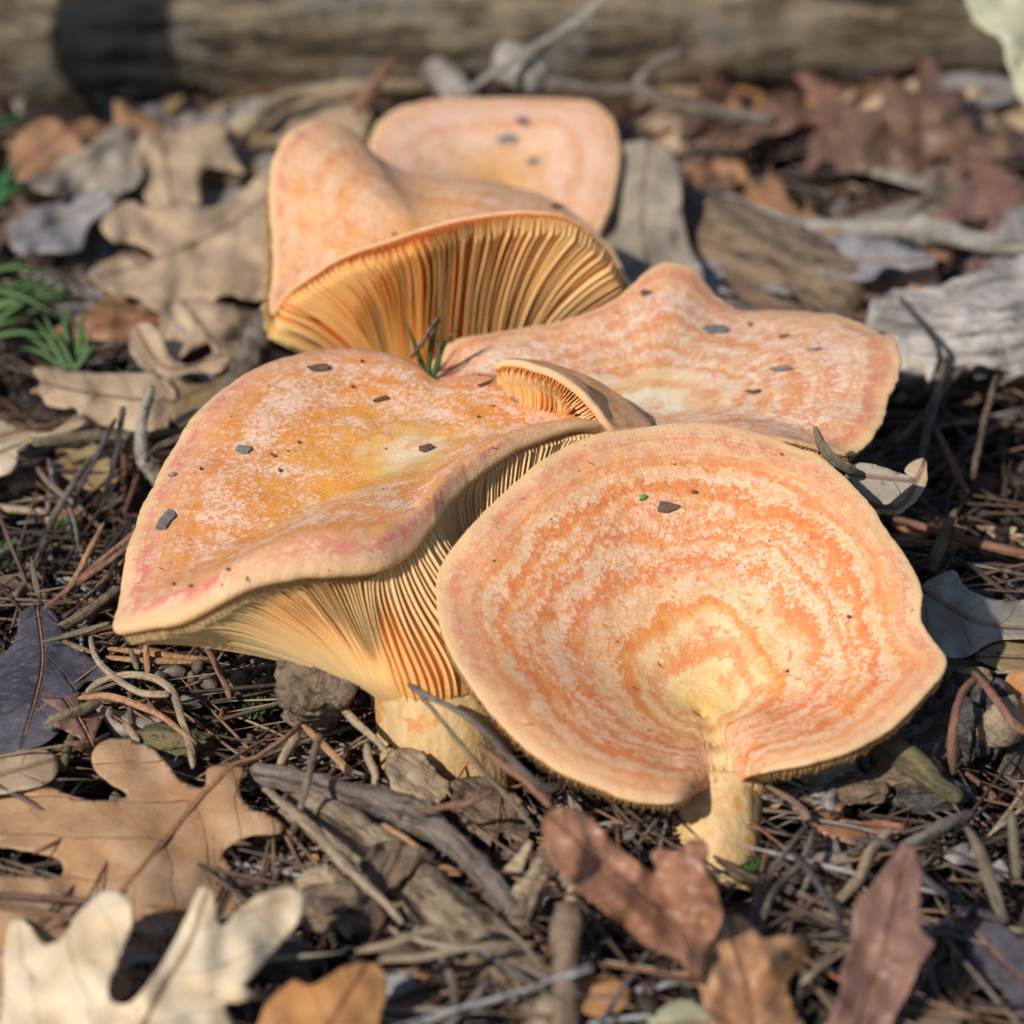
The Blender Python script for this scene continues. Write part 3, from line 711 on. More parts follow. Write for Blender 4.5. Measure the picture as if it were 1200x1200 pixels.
def stick(label, pts, rad, mat, cat='twig', name='twig', rough=.20, sides=10, n=None, seed=0, group=None, d=False, flat=1.0, knots=(), parent=None):
    A = np.array([P(p[0], p[1], p[2]) if d else G(p[0], p[1], p[2]) for p in pts])
    rad = np.asarray(rad, float) if np.ndim(rad) else np.full(len(A), float(rad))
    L = np.linalg.norm(np.diff(A, axis=0), axis=1).sum()
    if rad.max() < .26: rad = rad*.78
    n = n or int(min(90, max(10, L/.12)))
    q = catmull(np.column_stack([A, rad]), n); pp, rr = q[:, :3], q[:, 3].copy()
    for (t, s, wd) in knots: rr *= 1+s*np.exp(-((np.linspace(0, 1, n)-t)/wd)**2)
    hs = sum(ord(c_) for c_ in (label or name))*.37
    if rr.max() < 1.3:                        # slight bends, nodes and snapped, ragged ends
        for i in range(n):
            t_ = i/(n-1); pp[i] += min(.09, rr[i]*.4)*np.array([nz(i*.07, hs, 0), nz(i*.07, hs, 7), nz(i*.07, hs, 14)])
            rr[i] *= 1+.10*nz(i*.16, hs, 3)+.07*max(0, nz(i*.6, hs, 5))
            rr[i] *= .55+.45*min(1, min(t_, 1-t_)*n*.6)
    V, F = tube(pp, rr, sides, rough=rough, seed=hs, flat=flat)
    al = np.concatenate([[0], np.cumsum(np.linalg.norm(np.diff(pp, axis=0), axis=1))])
    at = [(math.cos(2*math.pi*k/sides)*rr[i]+seed, math.sin(2*math.pi*k/sides)*rr[i], al[i]) for i in range(n) for k in range(sides)]
    o = link_mesh(name, V, F, mat, parent, attrs={'along': at})
    if parent is None: tag(o, label, cat, group)
    elif label: o['label'] = label
    return o
mVein = mat_stem('leaf_rib', (.34, .18, .10), (.25, .12, .07))

# leaf and wood colours
lBrown = mat_leaf('leaf_brown', (.47, .25, .11), (.58, .36, .20), (.30, .12, .05), rough=.5)
lBrownB = mat_leaf('leaf_chestnut', (.38, .18, .08), (.48, .26, .13), (.24, .10, .04), rough=.4)
lPale = mat_leaf('leaf_pale', (.72, .52, .30), (.82, .66, .45), (.42, .30, .15), spot=(.30, .15, .07), spots=.6)
lOrange = mat_leaf('leaf_orange', (.50, .22, .07), (.56, .28, .11), (.32, .13, .05))
lRed = mat_leaf('leaf_redbrown', (.28, .12, .055), (.41, .20, .12), (.20, .08, .045), rough=.34, spots=.3)
lMauve = mat_leaf('leaf_mauve', (.24, .12, .085), (.34, .18, .13), (.20, .10, .07), rough=.42, spots=.2)
lDark = mat_leaf('leaf_dark', (.055, .045, .055), (.13, .11, .12), (.08, .05, .04), rough=.35, spots=.6, pale=(.24, .22, .23), trans=.05)
lTan = mat_leaf('leaf_tan', (.46, .31, .185), (.56, .40, .25), (.30, .20, .12))
lGrey = mat_leaf('leaf_grey', (.30, .24, .175), (.40, .33, .25), (.22, .16, .12))
lBlue = mat_leaf('leaf_bluegrey', (.23, .20, .185), (.34, .305, .285), (.18, .15, .14), trans=.05, rough=.5)
lRust = mat_leaf('leaf_rust', (.13, .07, .045), (.20, .115, .075), (.12, .06, .04), rough=.45, spots=.3)
lOlive = mat_leaf('leaf_olive', (.28, .185, .08), (.38, .27, .13), (.18, .11, .05))
lWhite = mat_leaf('leaf_whitish', (.46, .43, .27), (.58, .55, .36), (.40, .36, .22), spots=.2)
wGrey = mat_wood('wood_grey', (.14, .10, .075), (.29, .23, .175))
wBrown = mat_wood('wood_brown', (.19, .125, .08), (.32, .22, .14))
wPale = mat_wood('wood_pale', (.36, .30, .235), (.52, .45, .37), darkamt=.7)
wWeath = mat_wood('wood_weathered', (.17, .115, .068), (.42, .315, .20), darkamt=.85)
wTan = mat_wood('wood_tan', (.42, .30, .18), (.56, .42, .26), darkamt=.4)
wDark = mat_wood('wood_dark', (.06, .05, .045), (.15, .13, .12))
wRed = mat_wood('wood_red', (.25, .11, .065), (.36, .18, .11), darkamt=.4)
wOlive = mat_wood('wood_olive', (.21, .16, .10), (.32, .255, .155), darkamt=.5)
wMoss = mat_wood('wood_mossy', (.14, .11, .055), (.24, .19, .085), darkamt=.5)
wLog = mat_wood('log_wood', (.11, .075, .042), (.30, .23, .15), dark=(.025, .018, .012), scale=.5, darkamt=.85, bump=1.0, moss=(.19, .175, .14))
wDrift = mat_wood('driftwood', (.38, .32, .27), (.60, .52, .45), darkamt=.6, scale=.7)
wOrange = mat_wood('wood_orange', (.50, .24, .10), (.60, .33, .17), darkamt=.35)

# ------------------------------------------------------------------ the log at the back, and the sapling whose shadow bands it
stick('thick weathered log lying across the back with a dark band of shade', [(-420, 14, 122.2), (0, 6, 121.8), (600, -2, 121.5), (1000, -12, 121.8), (1500, -26, 122.4)], [3.7, 3.75, 3.65, 3.45, 3.2], wLog, cat='log', name='fallen_log', rough=.05, sides=64, n=160, d=True)
lp = P(140, 60, 119); b = lp[:2] + 14*np.array([SUN_TO.x, SUN_TO.y])/math.hypot(SUN_TO.x, SUN_TO.y)
V, F = tube([(b[0], b[1], -1), (b[0]+.2, b[1], 12), (b[0]-.1, b[1]+.3, 30), (b[0]+.5, b[1]+.2, 70)], [1.9, 1.75, 1.6, 1.3], 20, rough=.06, n=50)
o = link_mesh('sapling', V, F, wDark, attrs={'along': [(0, 0, 0)]*len(V)}); tag(o, 'slim dark sapling trunk standing left of the log', 'sapling')

# ------------------------------------------------------------------ foreground leaves
def z7(l): return [(x/2, y/2+780) for x, y in l]
def z8(l): return [(x/2+600, y/2+780) for x, y in l]
traced_leaf('large brown oak leaf, its stalk pointing up at the left mushroom', z7([(-120,285),(0,280),(60,268),(120,285),(180,310),(255,316),(300,305),(262,278),(226,250),(214,215),(236,180),(290,170),(350,190),(390,228),(425,270),(478,284),(488,240),(545,226),(572,245),(560,290),(590,335),(630,348),(666,375),(655,395),(600,398),(555,412),(522,440),(540,470),(578,508),(560,560),(535,600),(500,660),(420,760),(300,830),(100,860),(-120,860),(-120,520),(-60,505),(20,488),(90,498),(145,492),(140,455),(90,440),(0,425),(-120,430)]),
    z7([(548,232),(470,310),(380,420),(290,520),(180,640),(60,760)]), lBrown, d=(74.3, .25, -2.5), amp=.35, freq=.010, cup=-.25, seed=1, petiole=[(357,846,80.0),(330,868,79.3),(300,888,78.6)])
traced_leaf('pale cream oak leaf with long lobes in the front left corner', z7([(8,960),(10,760),(14,620),(38,588),(70,610),(105,652),(150,628),(185,575),(250,524),(300,548),(306,610),(282,680),(254,750),(262,785),(300,792),(350,742),(400,662),(440,580),(468,522),(494,518),(506,560),(520,612),(560,572),(615,534),(680,518),(716,540),(702,598),(655,655),(605,715),(572,750),(604,770),(566,790),(530,796),(548,850),(500,960)]),
    z7([(300,960),(330,860),(380,760),(440,660),(485,540)]), lPale, d=(69.0, .2, -1.6), amp=.35, freq=.012, seed=2, cup=-.5)
traced_leaf('orange brown leaf at the bottom edge right of the pale leaf', z7([(560,960),(600,850),(625,790),(662,755),(692,735),(722,748),(755,738),(800,708),(855,695),(898,710),(906,760),(892,830),(870,960)]),
    z7([(700,960),(760,860),(850,720)]), lOrange, d=(68.8, .2, -1.6), amp=.25, seed=3, cup=-.5)
traced_leaf('glossy reddish brown oak leaf curling in front of the round mushroom', z8([(72,365),(95,335),(140,332),(180,350),(222,398),(270,440),(318,478),(338,478),(326,440),(352,428),(396,436),(410,410),(440,408),(460,430),(455,478),(480,530),(492,580),(480,625),(456,680),(440,740),(415,735),(395,690),(330,662),(262,612),(200,562),(130,500),(84,445)]),
    z8([(430,740),(410,640),(340,560),(230,470),(110,370)]), lRed, d=(71.4, .3, -1.5), amp=.55, freq=.02, seed=4, cup=.8)
traced_leaf('brown oak leaf below the curling reddish one at the bottom edge', z8([(436,740),(452,650),(498,585),(545,590),(590,636),(640,626),(686,640),(700,660),(688,700),(650,740),(658,790),(690,850),(700,960),(500,960),(470,850)]),
    z8([(560,960),(560,800),(520,640)]), lBrownB, d=(70.2, .2, -1.6), amp=.4, freq=.02, seed=5, cup=-.6)
traced_leaf('pointed mauve brown leaf standing upright at the lower right', z8([(905,432),(928,420),(950,440),(962,490),(955,560),(962,620),(990,652),(962,690),(940,740),(915,790),(890,850),(880,960),(640,960),(700,880),(745,828),(770,760),(772,720),(792,660),(800,600),(808,548),(840,520),(866,480)]),
    z8([(790,960),(840,760),(890,600),(925,440)]), lMauve, d=(70.2, .2, -1.0), amp=.35, freq=.014, seed=6, cup=1.2)
traced_leaf('rust coloured leaf edge upper piece at the right margin', [(1240,770),(1205,785),(1185,788),(1175,805),(1176,830),(1188,852),(1240,870)], [(1240,830),(1180,812)], lOrange, d=(80.5, .2, -2), amp=.3, seed=7, cup=1)
traced_leaf('drooping dark brown leaf below the rust coloured edge at the right margin', [(1250,852),(1200,858),(1176,862),(1172,885),(1180,905),(1192,930),(1196,965),(1215,990),(1250,1000)], [(1240,860),(1195,900),(1205,980)], lMauve, d=(79.5, .2, -2), amp=.3, seed=8, cup=1)
traced_leaf('dark bluish leaf lying flat at the lower right corner', [(1130,1085),(1140,1075),(1165,1078),(1200,1100),(1260,1120),(1260,1210),(1205,1195),(1180,1165),(1150,1140),(1135,1115)], [(1132,1080),(1180,1130),(1250,1190)], lDark, h=(1.0, 0, 0), amp=.2, seed=9)
traced_leaf('dark purplish leaf lying flat left of the broad mushroom', [(-40,770),(0,768),(18,748),(22,722),(42,708),(62,716),(74,740),(96,762),(122,782),(128,796),(100,800),(88,822),(96,838),(76,852),(50,872),(20,880),(-40,885)], [(44,712),(50,780),(30,860)], lDark, h=(1.1, .1, 0), amp=.25, seed=10)
traced_leaf('greyish brown curled leaf under the edge of the large brown leaf', [(-30,905),(0,888),(30,878),(60,880),(68,898),(60,915),(30,925),(-30,930)], [(-30,915),(60,890)], lTan, h=(1.4, 0, 0), amp=.15, seed=11, cup=-.8)
# leaves beside and behind
traced_leaf('long curled tan leaf behind the crossed twigs on the left', [(38,436),(42,430),(70,431),(110,436),(150,438),(180,436),(200,446),(204,472),(196,502),(176,510),(150,505),(120,498),(96,492),(88,478),(58,476),(48,464),(36,460),(48,448)], [(205,470),(120,462),(40,445)], lTan, h=(2.1, 0, -.5), amp=.25, freq=.02, cup=-1.2, seed=12, serr=3)
traced_leaf('olive brown leaf tip between the long tan leaf and the mushroom', [(196,452),(206,443),(226,450),(245,448),(266,443),(256,462),(240,482),(222,496),(206,498),(198,480)], [(265,446),(200,470)], lOlive, h=(1.9, 0, -.4), amp=.2, seed=13, cup=1)
traced_leaf('ragged brown leaf flap below the long tan leaf', [(-30,500),(0,492),(10,494),(30,503),(60,505),(95,484),(100,492),(72,510),(40,512),(10,522),(-30,535)], [(-20,515),(95,488)], lTan, h=(1.9, 0, -.5), amp=.2, seed=14, serr=3)
traced_leaf('pale curved leaf edge at the left margin', [(-40,530),(0,520),(35,512),(42,514),(24,526),(18,548),(0,558),(-40,566)], [(-40,548),(35,515)], lPale, h=(1.9, 0, -.6), amp=.15, seed=15)
traced_leaf('cupped yellow tan leaf under the horizontal olive twig', [(66,530),(74,518),(96,514),(112,520),(126,535),(140,560),(132,572),(108,574),(86,566),(70,552)], [(70,522),(110,570)], lOlive, h=(1.0, 0, -.5), amp=.2, seed=16, cup=1.5)
traced_leaf('upright folded tan leaf near the log, left of the mushrooms', [(163,165),(180,152),(210,150),(240,143),(256,138),(268,160),(278,190),(286,202),(262,198),(236,196),(234,240),(206,250),(176,242),(164,205)], [(190,155),(205,250)], lTan, d=(110.5, .3, -4.2), amp=.5, freq=.02, seed=17)
traced_leaf('big lobed tan leaf spread behind the left of the middle mushroom', [(118,262),(148,236),(180,244),(212,236),(250,242),(286,222),(310,200),(345,180),(350,330),(322,342),(300,352),(262,345),(240,362),(212,372),(180,362),(160,348),(128,342),(104,320),(130,304),(150,298),(166,312),(182,300),(160,286),(132,282)], [(345,200),(260,270),(120,325)], lTan, h=(2.2, 0, -.6), amp=.45, freq=.016, seed=18)
traced_leaf('mauve grey leaf left of the big lobed tan leaf', [(14,262),(40,244),(80,234),(120,222),(136,232),(124,250),(104,262),(96,290),(60,296),(16,292)], [(130,230),(20,280)], lBlue, h=(1.8, 0, -.3), amp=.4, freq=.02, seed=19)
traced_leaf('grey green leaf propped beside the upright folded leaf', [(30,215),(60,188),(96,176),(128,150),(158,148),(166,180),(164,212),(130,232),(96,232),(60,226)], [(160,155),(40,215)], lGrey, h=(2.2, 0, -.5), amp=.5, freq=.02, seed=20)
traced_leaf('orange brown leaf at the foot of the log on the far left', [(10,190),(20,160),(44,140),(70,140),(96,165),(104,190),(90,206),(56,200),(24,212)], [(15,200),(80,150)], lBrownB, h=(2.4, 0, -.6), amp=.35, freq=.012, seed=21)
traced_leaf('pale grey leaf lying below the big lobed tan leaf', [(110,380),(150,366),(190,374),(230,366),(280,360),(300,378),(270,398),(220,408),(160,402),(120,402)], [(110,392),(290,372)], lBlue, h=(1.0, 0, -.3), amp=.3, seed=22)
traced_leaf('large grey brown leaf leaning behind the rearmost mushroom', [(700,190),(716,172),(740,166),(762,164),(786,176),(796,196),(800,240),(806,280),(824,325),(806,350),(760,360),(722,340),(708,290),(700,240)], [(760,168),(752,260),(775,350)], lGrey, d=(104.5, -.3, -2.8), amp=.7, freq=.016, seed=23)
traced_leaf('spiky reddish brown oak leaf raised near the log on the right', [(958,166),(972,144),(990,118),(1014,128),(1032,122),(1037,93),(1054,98),(1071,110),(1076,84),(1086,62),(1100,80),(1104,104),(1129,106),(1138,130),(1146,155),(1162,160),(1178,146),(1200,158),(1216,172),(1200,182),(1166,186),(1142,194),(1116,186),(1090,186),(1100,206),(1088,218),(1056,206),(1012,202),(966,198)], [(1030,196),(1060,150),(1086,66)], lRust, d=(113.0, .2, -2.2), amp=.7, freq=.02, seed=24)
traced_leaf('blue grey leaf behind the spiky reddish leaf at the log foot', [(1095,96),(1110,86),(1150,86),(1190,92),(1196,110),(1170,122),(1130,124),(1100,118)], [(1096,105),(1190,105)], lBlue, h=(1.4, 0, -.5), amp=.2, seed=25)
traced_leaf('ragged blue grey leaf resting on the branch right of the grey brown leaf', [(955,288),(968,276),(1000,274),(1040,280),(1075,292),(1100,304),(1070,316),(1040,312),(1022,328),(990,326),(962,320)], [(960,305),(1095,304)], lBlue, h=(2.2, 0, -.6), amp=.35, freq=.012, seed=26)
traced_leaf('flat pale brown leaf at the far right below the spiky leaf', [(1110,240),(1140,220),(1180,215),(1250,212),(1250,262),(1200,268),(1150,262),(1118,258)], [(1120,248),(1250,235)], lRust, h=(1.4, 0, -.3), amp=.35, freq=.012, seed=27)
traced_leaf('tan leaf lying on the ground behind the left lobe of the middle mushroom', [(312,150),(336,128),(370,110),(410,112),(436,132),(430,160),(440,190),(400,190),(340,180)], [(320,150),(430,160)], lTan, h=(1.8, 0, -.3), amp=.35, freq=.012, seed=28)
traced_leaf('pointed grey leaf sticking out between the two right-hand mushrooms', [(990,560),(1000,545),(1020,543),(1048,552),(1066,558),(1073,562),(1060,575),(1040,590),(1022,588),(1004,576)], [(992,555),(1072,563)], lGrey, d=(84.5, -.8, -1.5), amp=.15, seed=29, cup=1)
traced_leaf('thin pale leaf edge curling up behind the pointed grey leaf', [(1010,585),(1030,592),(1050,580),(1066,562),(1060,552),(1068,542),(1083,537),(1087,552),(1082,575),(1068,592),(1050,603),(1028,600)], [(1015,590),(1055,592),(1083,545)], lTan, d=(85.4, -.4, -1.2), amp=.15, seed=30, cup=.6)
traced_leaf('brown grey leaf with a curled edge right of the round mushroom', [(1072,700),(1085,682),(1105,672),(1118,668),(1128,684),(1150,698),(1180,704),(1250,702),(1250,745),(1200,748),(1165,752),(1135,768),(1108,770),(1085,760)], [(1080,690),(1150,730),(1250,735)], lGrey, h=(1.5, -.2, -.2), amp=.4, freq=.018, seed=31)
traced_leaf('small olive leaf lying on the curled brown grey leaf', [(1140,768),(1165,752),(1185,748),(1250,756),(1250,782),(1205,790),(1170,784)], [(1145,768),(1240,770)], lOlive, h=(1.2, 0, -.2), amp=.2, seed=32)
traced_leaf('pale green grey leaf tucked under the rim of the round mushroom', [(1095,775),(1120,764),(1150,770),(1180,786),(1170,800),(1130,800),(1098,800)], [(1098,785),(1175,790)], lWhite, h=(.9, 0, 0), amp=.2, seed=33)
traced_leaf('narrow folded grey leaf leaning against the charred twig', [(1062,848),(1072,822),(1084,804),(1098,802),(1104,818),(1094,840),(1080,852)], [(1066,848),(1096,806)], lGrey, d=(79.8, -.6, -1.5), amp=.1, seed=34)
traced_leaf('dark arching leaf over the charred twig', [(1095,806),(1112,790),(1135,782),(1158,784),(1162,800),(1150,815),(1140,806),(1120,806)], [(1098,804),(1160,790)], lOlive, d=(81.0, -.2, -1.5), amp=.15, seed=35)
traced_leaf('pale green tattered leaf hanging into the top right corner', [(1128,-40),(1134,0),(1148,30),(1172,44),(1180,70),(1190,100),(1200,120),(1260,130),(1260,-40)], [(1250,-20),(1190,80)], lWhite, d=(108, 0, -2), amp=.4, freq=.02, seed=36, serr=5)
traced_leaf('reddish curl of bark on the ground right of the stem', [(948,955),(965,950),(990,960),(1010,962),(1040,960),(1062,968),(1050,982),(1010,990),(985,985),(960,975)], [(950,958),(1060,970)], lRed, h=(.95, 0, -.3), amp=.2, freq=.03, seed=37, name='bark_curl', cat='bark')
traced_leaf('small pale grey chip of leaf right of the stem', [(948,1004),(966,998),(990,1000),(1002,1008),(990,1020),(966,1020),(950,1014)], [(950,1008),(1000,1010)], lGrey, h=(1.05, 0, 0), amp=.05, seed=38, name='leaf_chip')
traced_leaf('crumpled fallen leaf curl behind the tip of the tan leaf', [(152,400),(156,386),(166,378),(182,384),(192,404),(206,420),(222,428),(248,416),(266,408),(270,424),(252,436),(226,436),(196,444),(170,432),(156,418)], [(160,384),(196,430),(265,414)], lTan, h=(2.0, 0, -.9), amp=.3, freq=.02, seed=39, cup=3)
traced_leaf('orange leaf lying at the foot of the log behind the rearmost mushroom', [(800,120),(820,104),(860,100),(896,110),(890,126),(850,132),(812,132)], [(805,122),(890,114)], lOrange, h=(1.2, 0, -.3), amp=.3, freq=.02, seed=40)
traced_leaf('pale tan leaf scrap on the bottom edge below the curling leaf', [(758,1210),(770,1185),(800,1170),(830,1180),(850,1210)], [(765,1200),(840,1195)], lWhite, h=(1.0, 0, 0), amp=.2, seed=41)
traced_leaf('small rusty leaf on the ground left of the brown front leaf', [(672,1160),(690,1145),(715,1142),(738,1158),(735,1178),(705,1190),(680,1182)], [(675,1165),(735,1165)], lOrange, h=(1.1, 0, 0), amp=.15, seed=42)

# ------------------------------------------------------------------ wood and twigs
S = stick
# behind the mushrooms
S('pale grey broken branch end standing behind the rearmost mushroom', [(488,62,1.8),(512,82,2.0),(532,104,2.0),(552,128,1.2)], [.35,.5,.55,.5], wPale, cat='branch', name='broken_branch', d=False)
S('straight silvery stick slanting up over the log', [(545,112,110.0),(600,72,110.5),(660,35,111),(725,-14,111.5)], [.16,.17,.18,.2], wPale, cat='stick', name='stick', d=True)
S('thick weathered root stub behind the rearmost mushroom', [(585,70,112.5),(610,78,112),(640,95,111.5)], [.7,.75,.5], wPale, cat='root', name='root_stub', d=True, rough=.25)
fk = S('forked grey twig above the right shoulder of the rearmost mushroom', [(640,96,109.5),(690,104,109.2),(742,104,109),(790,120,108.6),(850,134,108.4),(910,142,108.2)], [.22,.2,.22,.26,.24,.22], wGrey, d=True, name='forked_twig')
S('', [(742,104,109),(762,84,108.8),(782,70,108.6),(804,60,108.4)], [.22,.2,.2,.26], wGrey, d=True, name='side_twig', parent=fk)
S('long bowed tan twig arching from the log to the left lobe', [(262,160,2.0),(290,145,2.4),(320,122,2.6),(360,108,2.6),(420,102,2.6),(500,100,2.4)], [.3,.32,.28,.24,.22,.2], wTan)
S('short reddish stick leaning behind the left lobe of the middle mushroom', [(416,132,2.5),(436,106,3.2),(462,68,4.5)], [.26,.22,.16], wRed, name='stick', cat='stick')
S('thin dark twig lying along the foot of the log on the right', [(800,150,1.2),(860,140,1.2),(940,136,1.2)], .16, wGrey)
S('long bleached stick crossing the ground right of the rearmost mushroom', [(800,232,1.6),(850,240,1.6),(920,262,1.7),(1000,268,1.8),(1090,272,1.9),(1150,284,1.7),(1240,292,1.5)], [.3,.36,.3,.26,.34,.3,.3], wPale, cat='stick', name='stick', knots=((.66,.5,.03),))
S('weathered brown branch stump lying behind the raised knob', [(770,268,1.0),(850,300,1.1),(930,330,1.1),(1010,362,.9)], [1.5,1.7,1.6,1.1], wBrown, cat='wood', name='branch_stump', rough=.08, sides=24)
traced_leaf('large bleached driftwood slab at the right behind the right-hand mushroom', [(1022,352),(1050,340),(1090,336),(1130,322),(1165,308),(1200,298),(1270,290),(1270,440),(1210,436),(1160,430),(1110,425),(1060,420),(1040,400),(1026,380)], [(1030,370),(1120,372),(1250,350)], wDrift, d=(97.5, -.2, -3.2), amp=.6, freq=.012, thick=1.2, seed=51, serr=4, name='wood_slab', cat='wood', cup=-1)
S('thin dark twig lying over the bleached driftwood slab', [(1055,350,3.2),(1080,380,3.2),(1100,410,3.0),(1098,445,1.5)], [.1,.1,.1,.08], wDark)
S('rough scaly pine twig rising between the left leaves and the mushrooms', [(322,368,1.9),(306,396,1.9),(288,430,1.9),(268,462,1.8),(248,500,1.6)], [.34,.42,.40,.30,.2], wGrey, rough=.45, name='scaly_twig', sides=14)
# left side
S('horizontal olive brown twig under the long tan leaf', [(38,519,2.2),(70,514,2.2),(110,510,2.2),(160,510,2.1),(215,505,1.8)], [.17,.2,.18,.16,.1], wOlive, knots=((.4,.3,.03),))
S('upright pale grey twig with a crook beside the broad mushroom', [(178,452,3.2),(170,478,2.9),(166,506,2.4),(168,532,2.0),(178,552,1.6),(190,575,1.2)], [.16,.19,.21,.24,.24,.2], wPale, knots=((.72,.4,.06),))
S('forked grey needle stalk running into the broad mushroom rim', [(170,540,2.0),(185,524,2.0),(205,516,2.1),(228,506,2.1)], [.1,.12,.12,.1], wGrey)
S('dark thin stalk crossing upright in front of the tan leaf', [(144,476,3.1),(140,510,2.4),(132,550,1.6),(120,590,1.0)], [.12,.1,.1,.08], wDark)
S('dark leaning stalk crossing behind the thin upright stalk', [(136,490,2.9),(118,525,2.2),(98,562,1.4),(78,610,.9)], [.08,.1,.1,.08], wDark)
S('long grey leaning stalk rising from the lower left', [(106,536,2.2),(84,570,1.8),(62,610,1.4),(42,662,1.1),(16,700,.9)], [.10,.12,.13,.12,.1], wGrey)
S('bent brown stalk beside the long grey leaning stalk', [(44,548,1.6),(60,568,1.5),(90,592,1.3),(122,622,1.0)], [.09,.1,.1,.08], wBrown)
S('long rosy pine needle slanting under the left tip of the broad mushroom', [(52,712,1.3),(90,684,1.6),(130,656,2.0),(162,628,2.3)], [.07,.1,.1,.09], wRed, cat='pine needle', name='long_needle')
S('second rosy pine needle just above the first on the left', [(80,690,1.6),(110,664,1.8),(150,630,2.3),(170,610,2.4)], [.06,.09,.09,.07], wRed, cat='pine needle', name='long_needle')
S('rust brown spiky stalk leaning among the left needles', [(122,612,1.8),(108,640,1.5),(94,668,1.2),(74,700,1.0)], [.06,.10,.1,.08], wOrange)
S('short pointed tan spine standing up at the left', [(37,652,2.0),(40,672,1.5),(46,700,1.0)], [.02,.1,.12], wOlive)
S('horizontal pale brown stalk at the left margin', [(-30,590,1.1),(10,596,1.1),(55,600,1.1)], [.12,.14,.12], wTan)
S('brown twig running under the left tip of the mushroom', [(58,742,.9),(90,725,1.1),(120,705,1.2),(142,690,1.2)], [.14,.17,.16,.14], wBrown)
S('slim grey needle pointing at the mushroom above the purplish leaf', [(50,752,1.5),(90,742,1.6),(128,730,1.8)], [.04,.10,.08], wOlive, cat='pine needle', name='long_needle')
S('short brown needle just below the slim grey one', [(62,746,1.4),(90,758,1.4),(112,766,1.3)], [.05,.09,.06], wBrown, cat='pine needle', name='long_needle')
S('upper of two parallel rust needles under the mushroom', [(126,760,1.3),(170,764,1.3),(215,770,1.2),(245,772,1.1)], [.08,.1,.1,.07], wOrange, cat='pine needle', name='long_needle')
S('lower of two parallel rust needles under the mushroom', [(124,770,1.3),(160,774,1.3),(200,775,1.2),(230,776,1.1)], [.08,.1,.1,.07], wOrange, cat='pine needle', name='long_needle')
S('looping pale stalk curling over the needles under the broad mushroom', [(100,812,1.3),(118,798,1.5),(150,790,1.7),(182,796,1.7),(202,812,1.6),(212,840,1.4),(222,872,1.2),(226,900,1.0)], [.09,.11,.12,.12,.13,.12,.12,.1], wTan, n=40)
S('second looping stalk meeting the first below the dark purplish leaf', [(106,745,1.4),(112,768,1.5),(130,790,1.6),(165,812,1.6),(198,814,1.7)], [.09,.1,.11,.11,.12], wTan, n=30)
S('long arching rust orange needle above the large brown leaf', [(92,818,1.4),(125,815,1.6),(160,826,1.6),(190,840,1.5),(230,872,1.2)], [.08,.11,.11,.1,.07], wOrange, cat='pine needle', name='long_needle')
S('smooth brown stalk lying at the edge of the purplish leaf', [(52,852,1.5),(80,840,1.6),(118,824,1.6)], [.2,.24,.14], wOlive)
S('mossy stalk standing between the purplish and the brown leaf', [(92,850,1.4),(80,875,1.3),(72,905,1.1)], [.13,.15,.14], wMoss)
S('short yellow straw beside the brown leaf lobe', [(146,848,1.2),(162,870,1.2)], [.12,.12], wTan)
S('short upright brown needle stub in the gap below the mushroom', [(152,760,1.6),(162,785,1.2)], [.09,.1], wOlive)
S('second upright needle stub right of the first', [(171,756,1.7),(174,790,1.1)], [.1,.1], wOrange)
S('slanting grey pink stalk in the gap below the mushroom', [(240,755,1.6),(256,785,1.5),(270,820,1.1)], [.1,.11,.09], wRed)
for i, (x, y, r) in enumerate([(205,788,.24),(232,782,.2),(226,794,.22),(245,800,.25),(282,800,.3),(308,800,.22),(190,792,.2)]):
    v, f = nugget_shape(r, rs)
    o = link_mesh('bud_scale', v, f, mat_scatter('bud_%d' % i, [(0, (.10, .075, .055)), (1, (.24, .18, .13))], attr=False) if i == 0 else bpy.data.materials['bud_0'])
    o.location = Vector(G(x, y, 1.0))*CM; o.rotation_euler = (i, i*2, i*.7)
    tag(o, ['round grey bud leftmost in the gap','small pale bud','brown bud lying below a pale bud','flat brown bud right of the others','large dark cupped bud','small grey bud at the gap edge','tiny tan bud beside the stubs'][i]+' under the broad mushroom', 'bud', 'buds lying under the broad mushroom')
S('shaggy brown fibrous plug of bark under the broad mushroom', [(368,788,2.9),(366,812,2.0),(364,838,1.3),(370,862,.9)], [.9,.75,.62,.4], wBrown, cat='bark', name='bark_plug', rough=.4, sides=26, n=40)
# front
S('long knobbly grey stick running down right from the leaf stalk', [(292,906,1.2),(340,914,1.3),(400,928,1.3),(470,950,1.3),(520,982,1.2),(560,1015,1.1),(592,1052,1.0),(610,1090,.9)], [.26,.28,.26,.36,.3,.28,.3,.24], wGrey, rough=.3, cat='stick', name='stick', sides=14, knots=((.5,.4,.03),))
S('thick pale barkless branch slanting to the bottom edge', [(345,940,.6),(400,975,.8),(450,1010,.8),(510,1058,.8),(570,1110,.8),(620,1160,.7),(660,1215,.6)], [.5,.6,.62,.6,.66,.66,.6], wWeath, rough=.14, cat='branch', name='barkless_branch', sides=24)
S('flat yellow straw slanting over the pale branch', [(310,922,1.6),(350,958,1.9),(385,992,2.1),(410,1020,2.0),(450,1058,1.6),(472,1082,1.3)], [.12,.16,.18,.15,.13,.1], wTan, flat=.5, cat='straw', name='straw')
S('tall brown needle pair leaning over the knobbly stick', [(375,860,2.6),(366,895,2.3),(354,940,1.8),(340,985,1.2)], [.13,.12,.1,.09], wBrown, cat='pine needle', name='long_needle')
S('cut pale stub of stalk leaning left of the tall needle', [(350,862,1.6),(338,880,1.6),(326,902,1.4)], [.14,.14,.12], wTan)
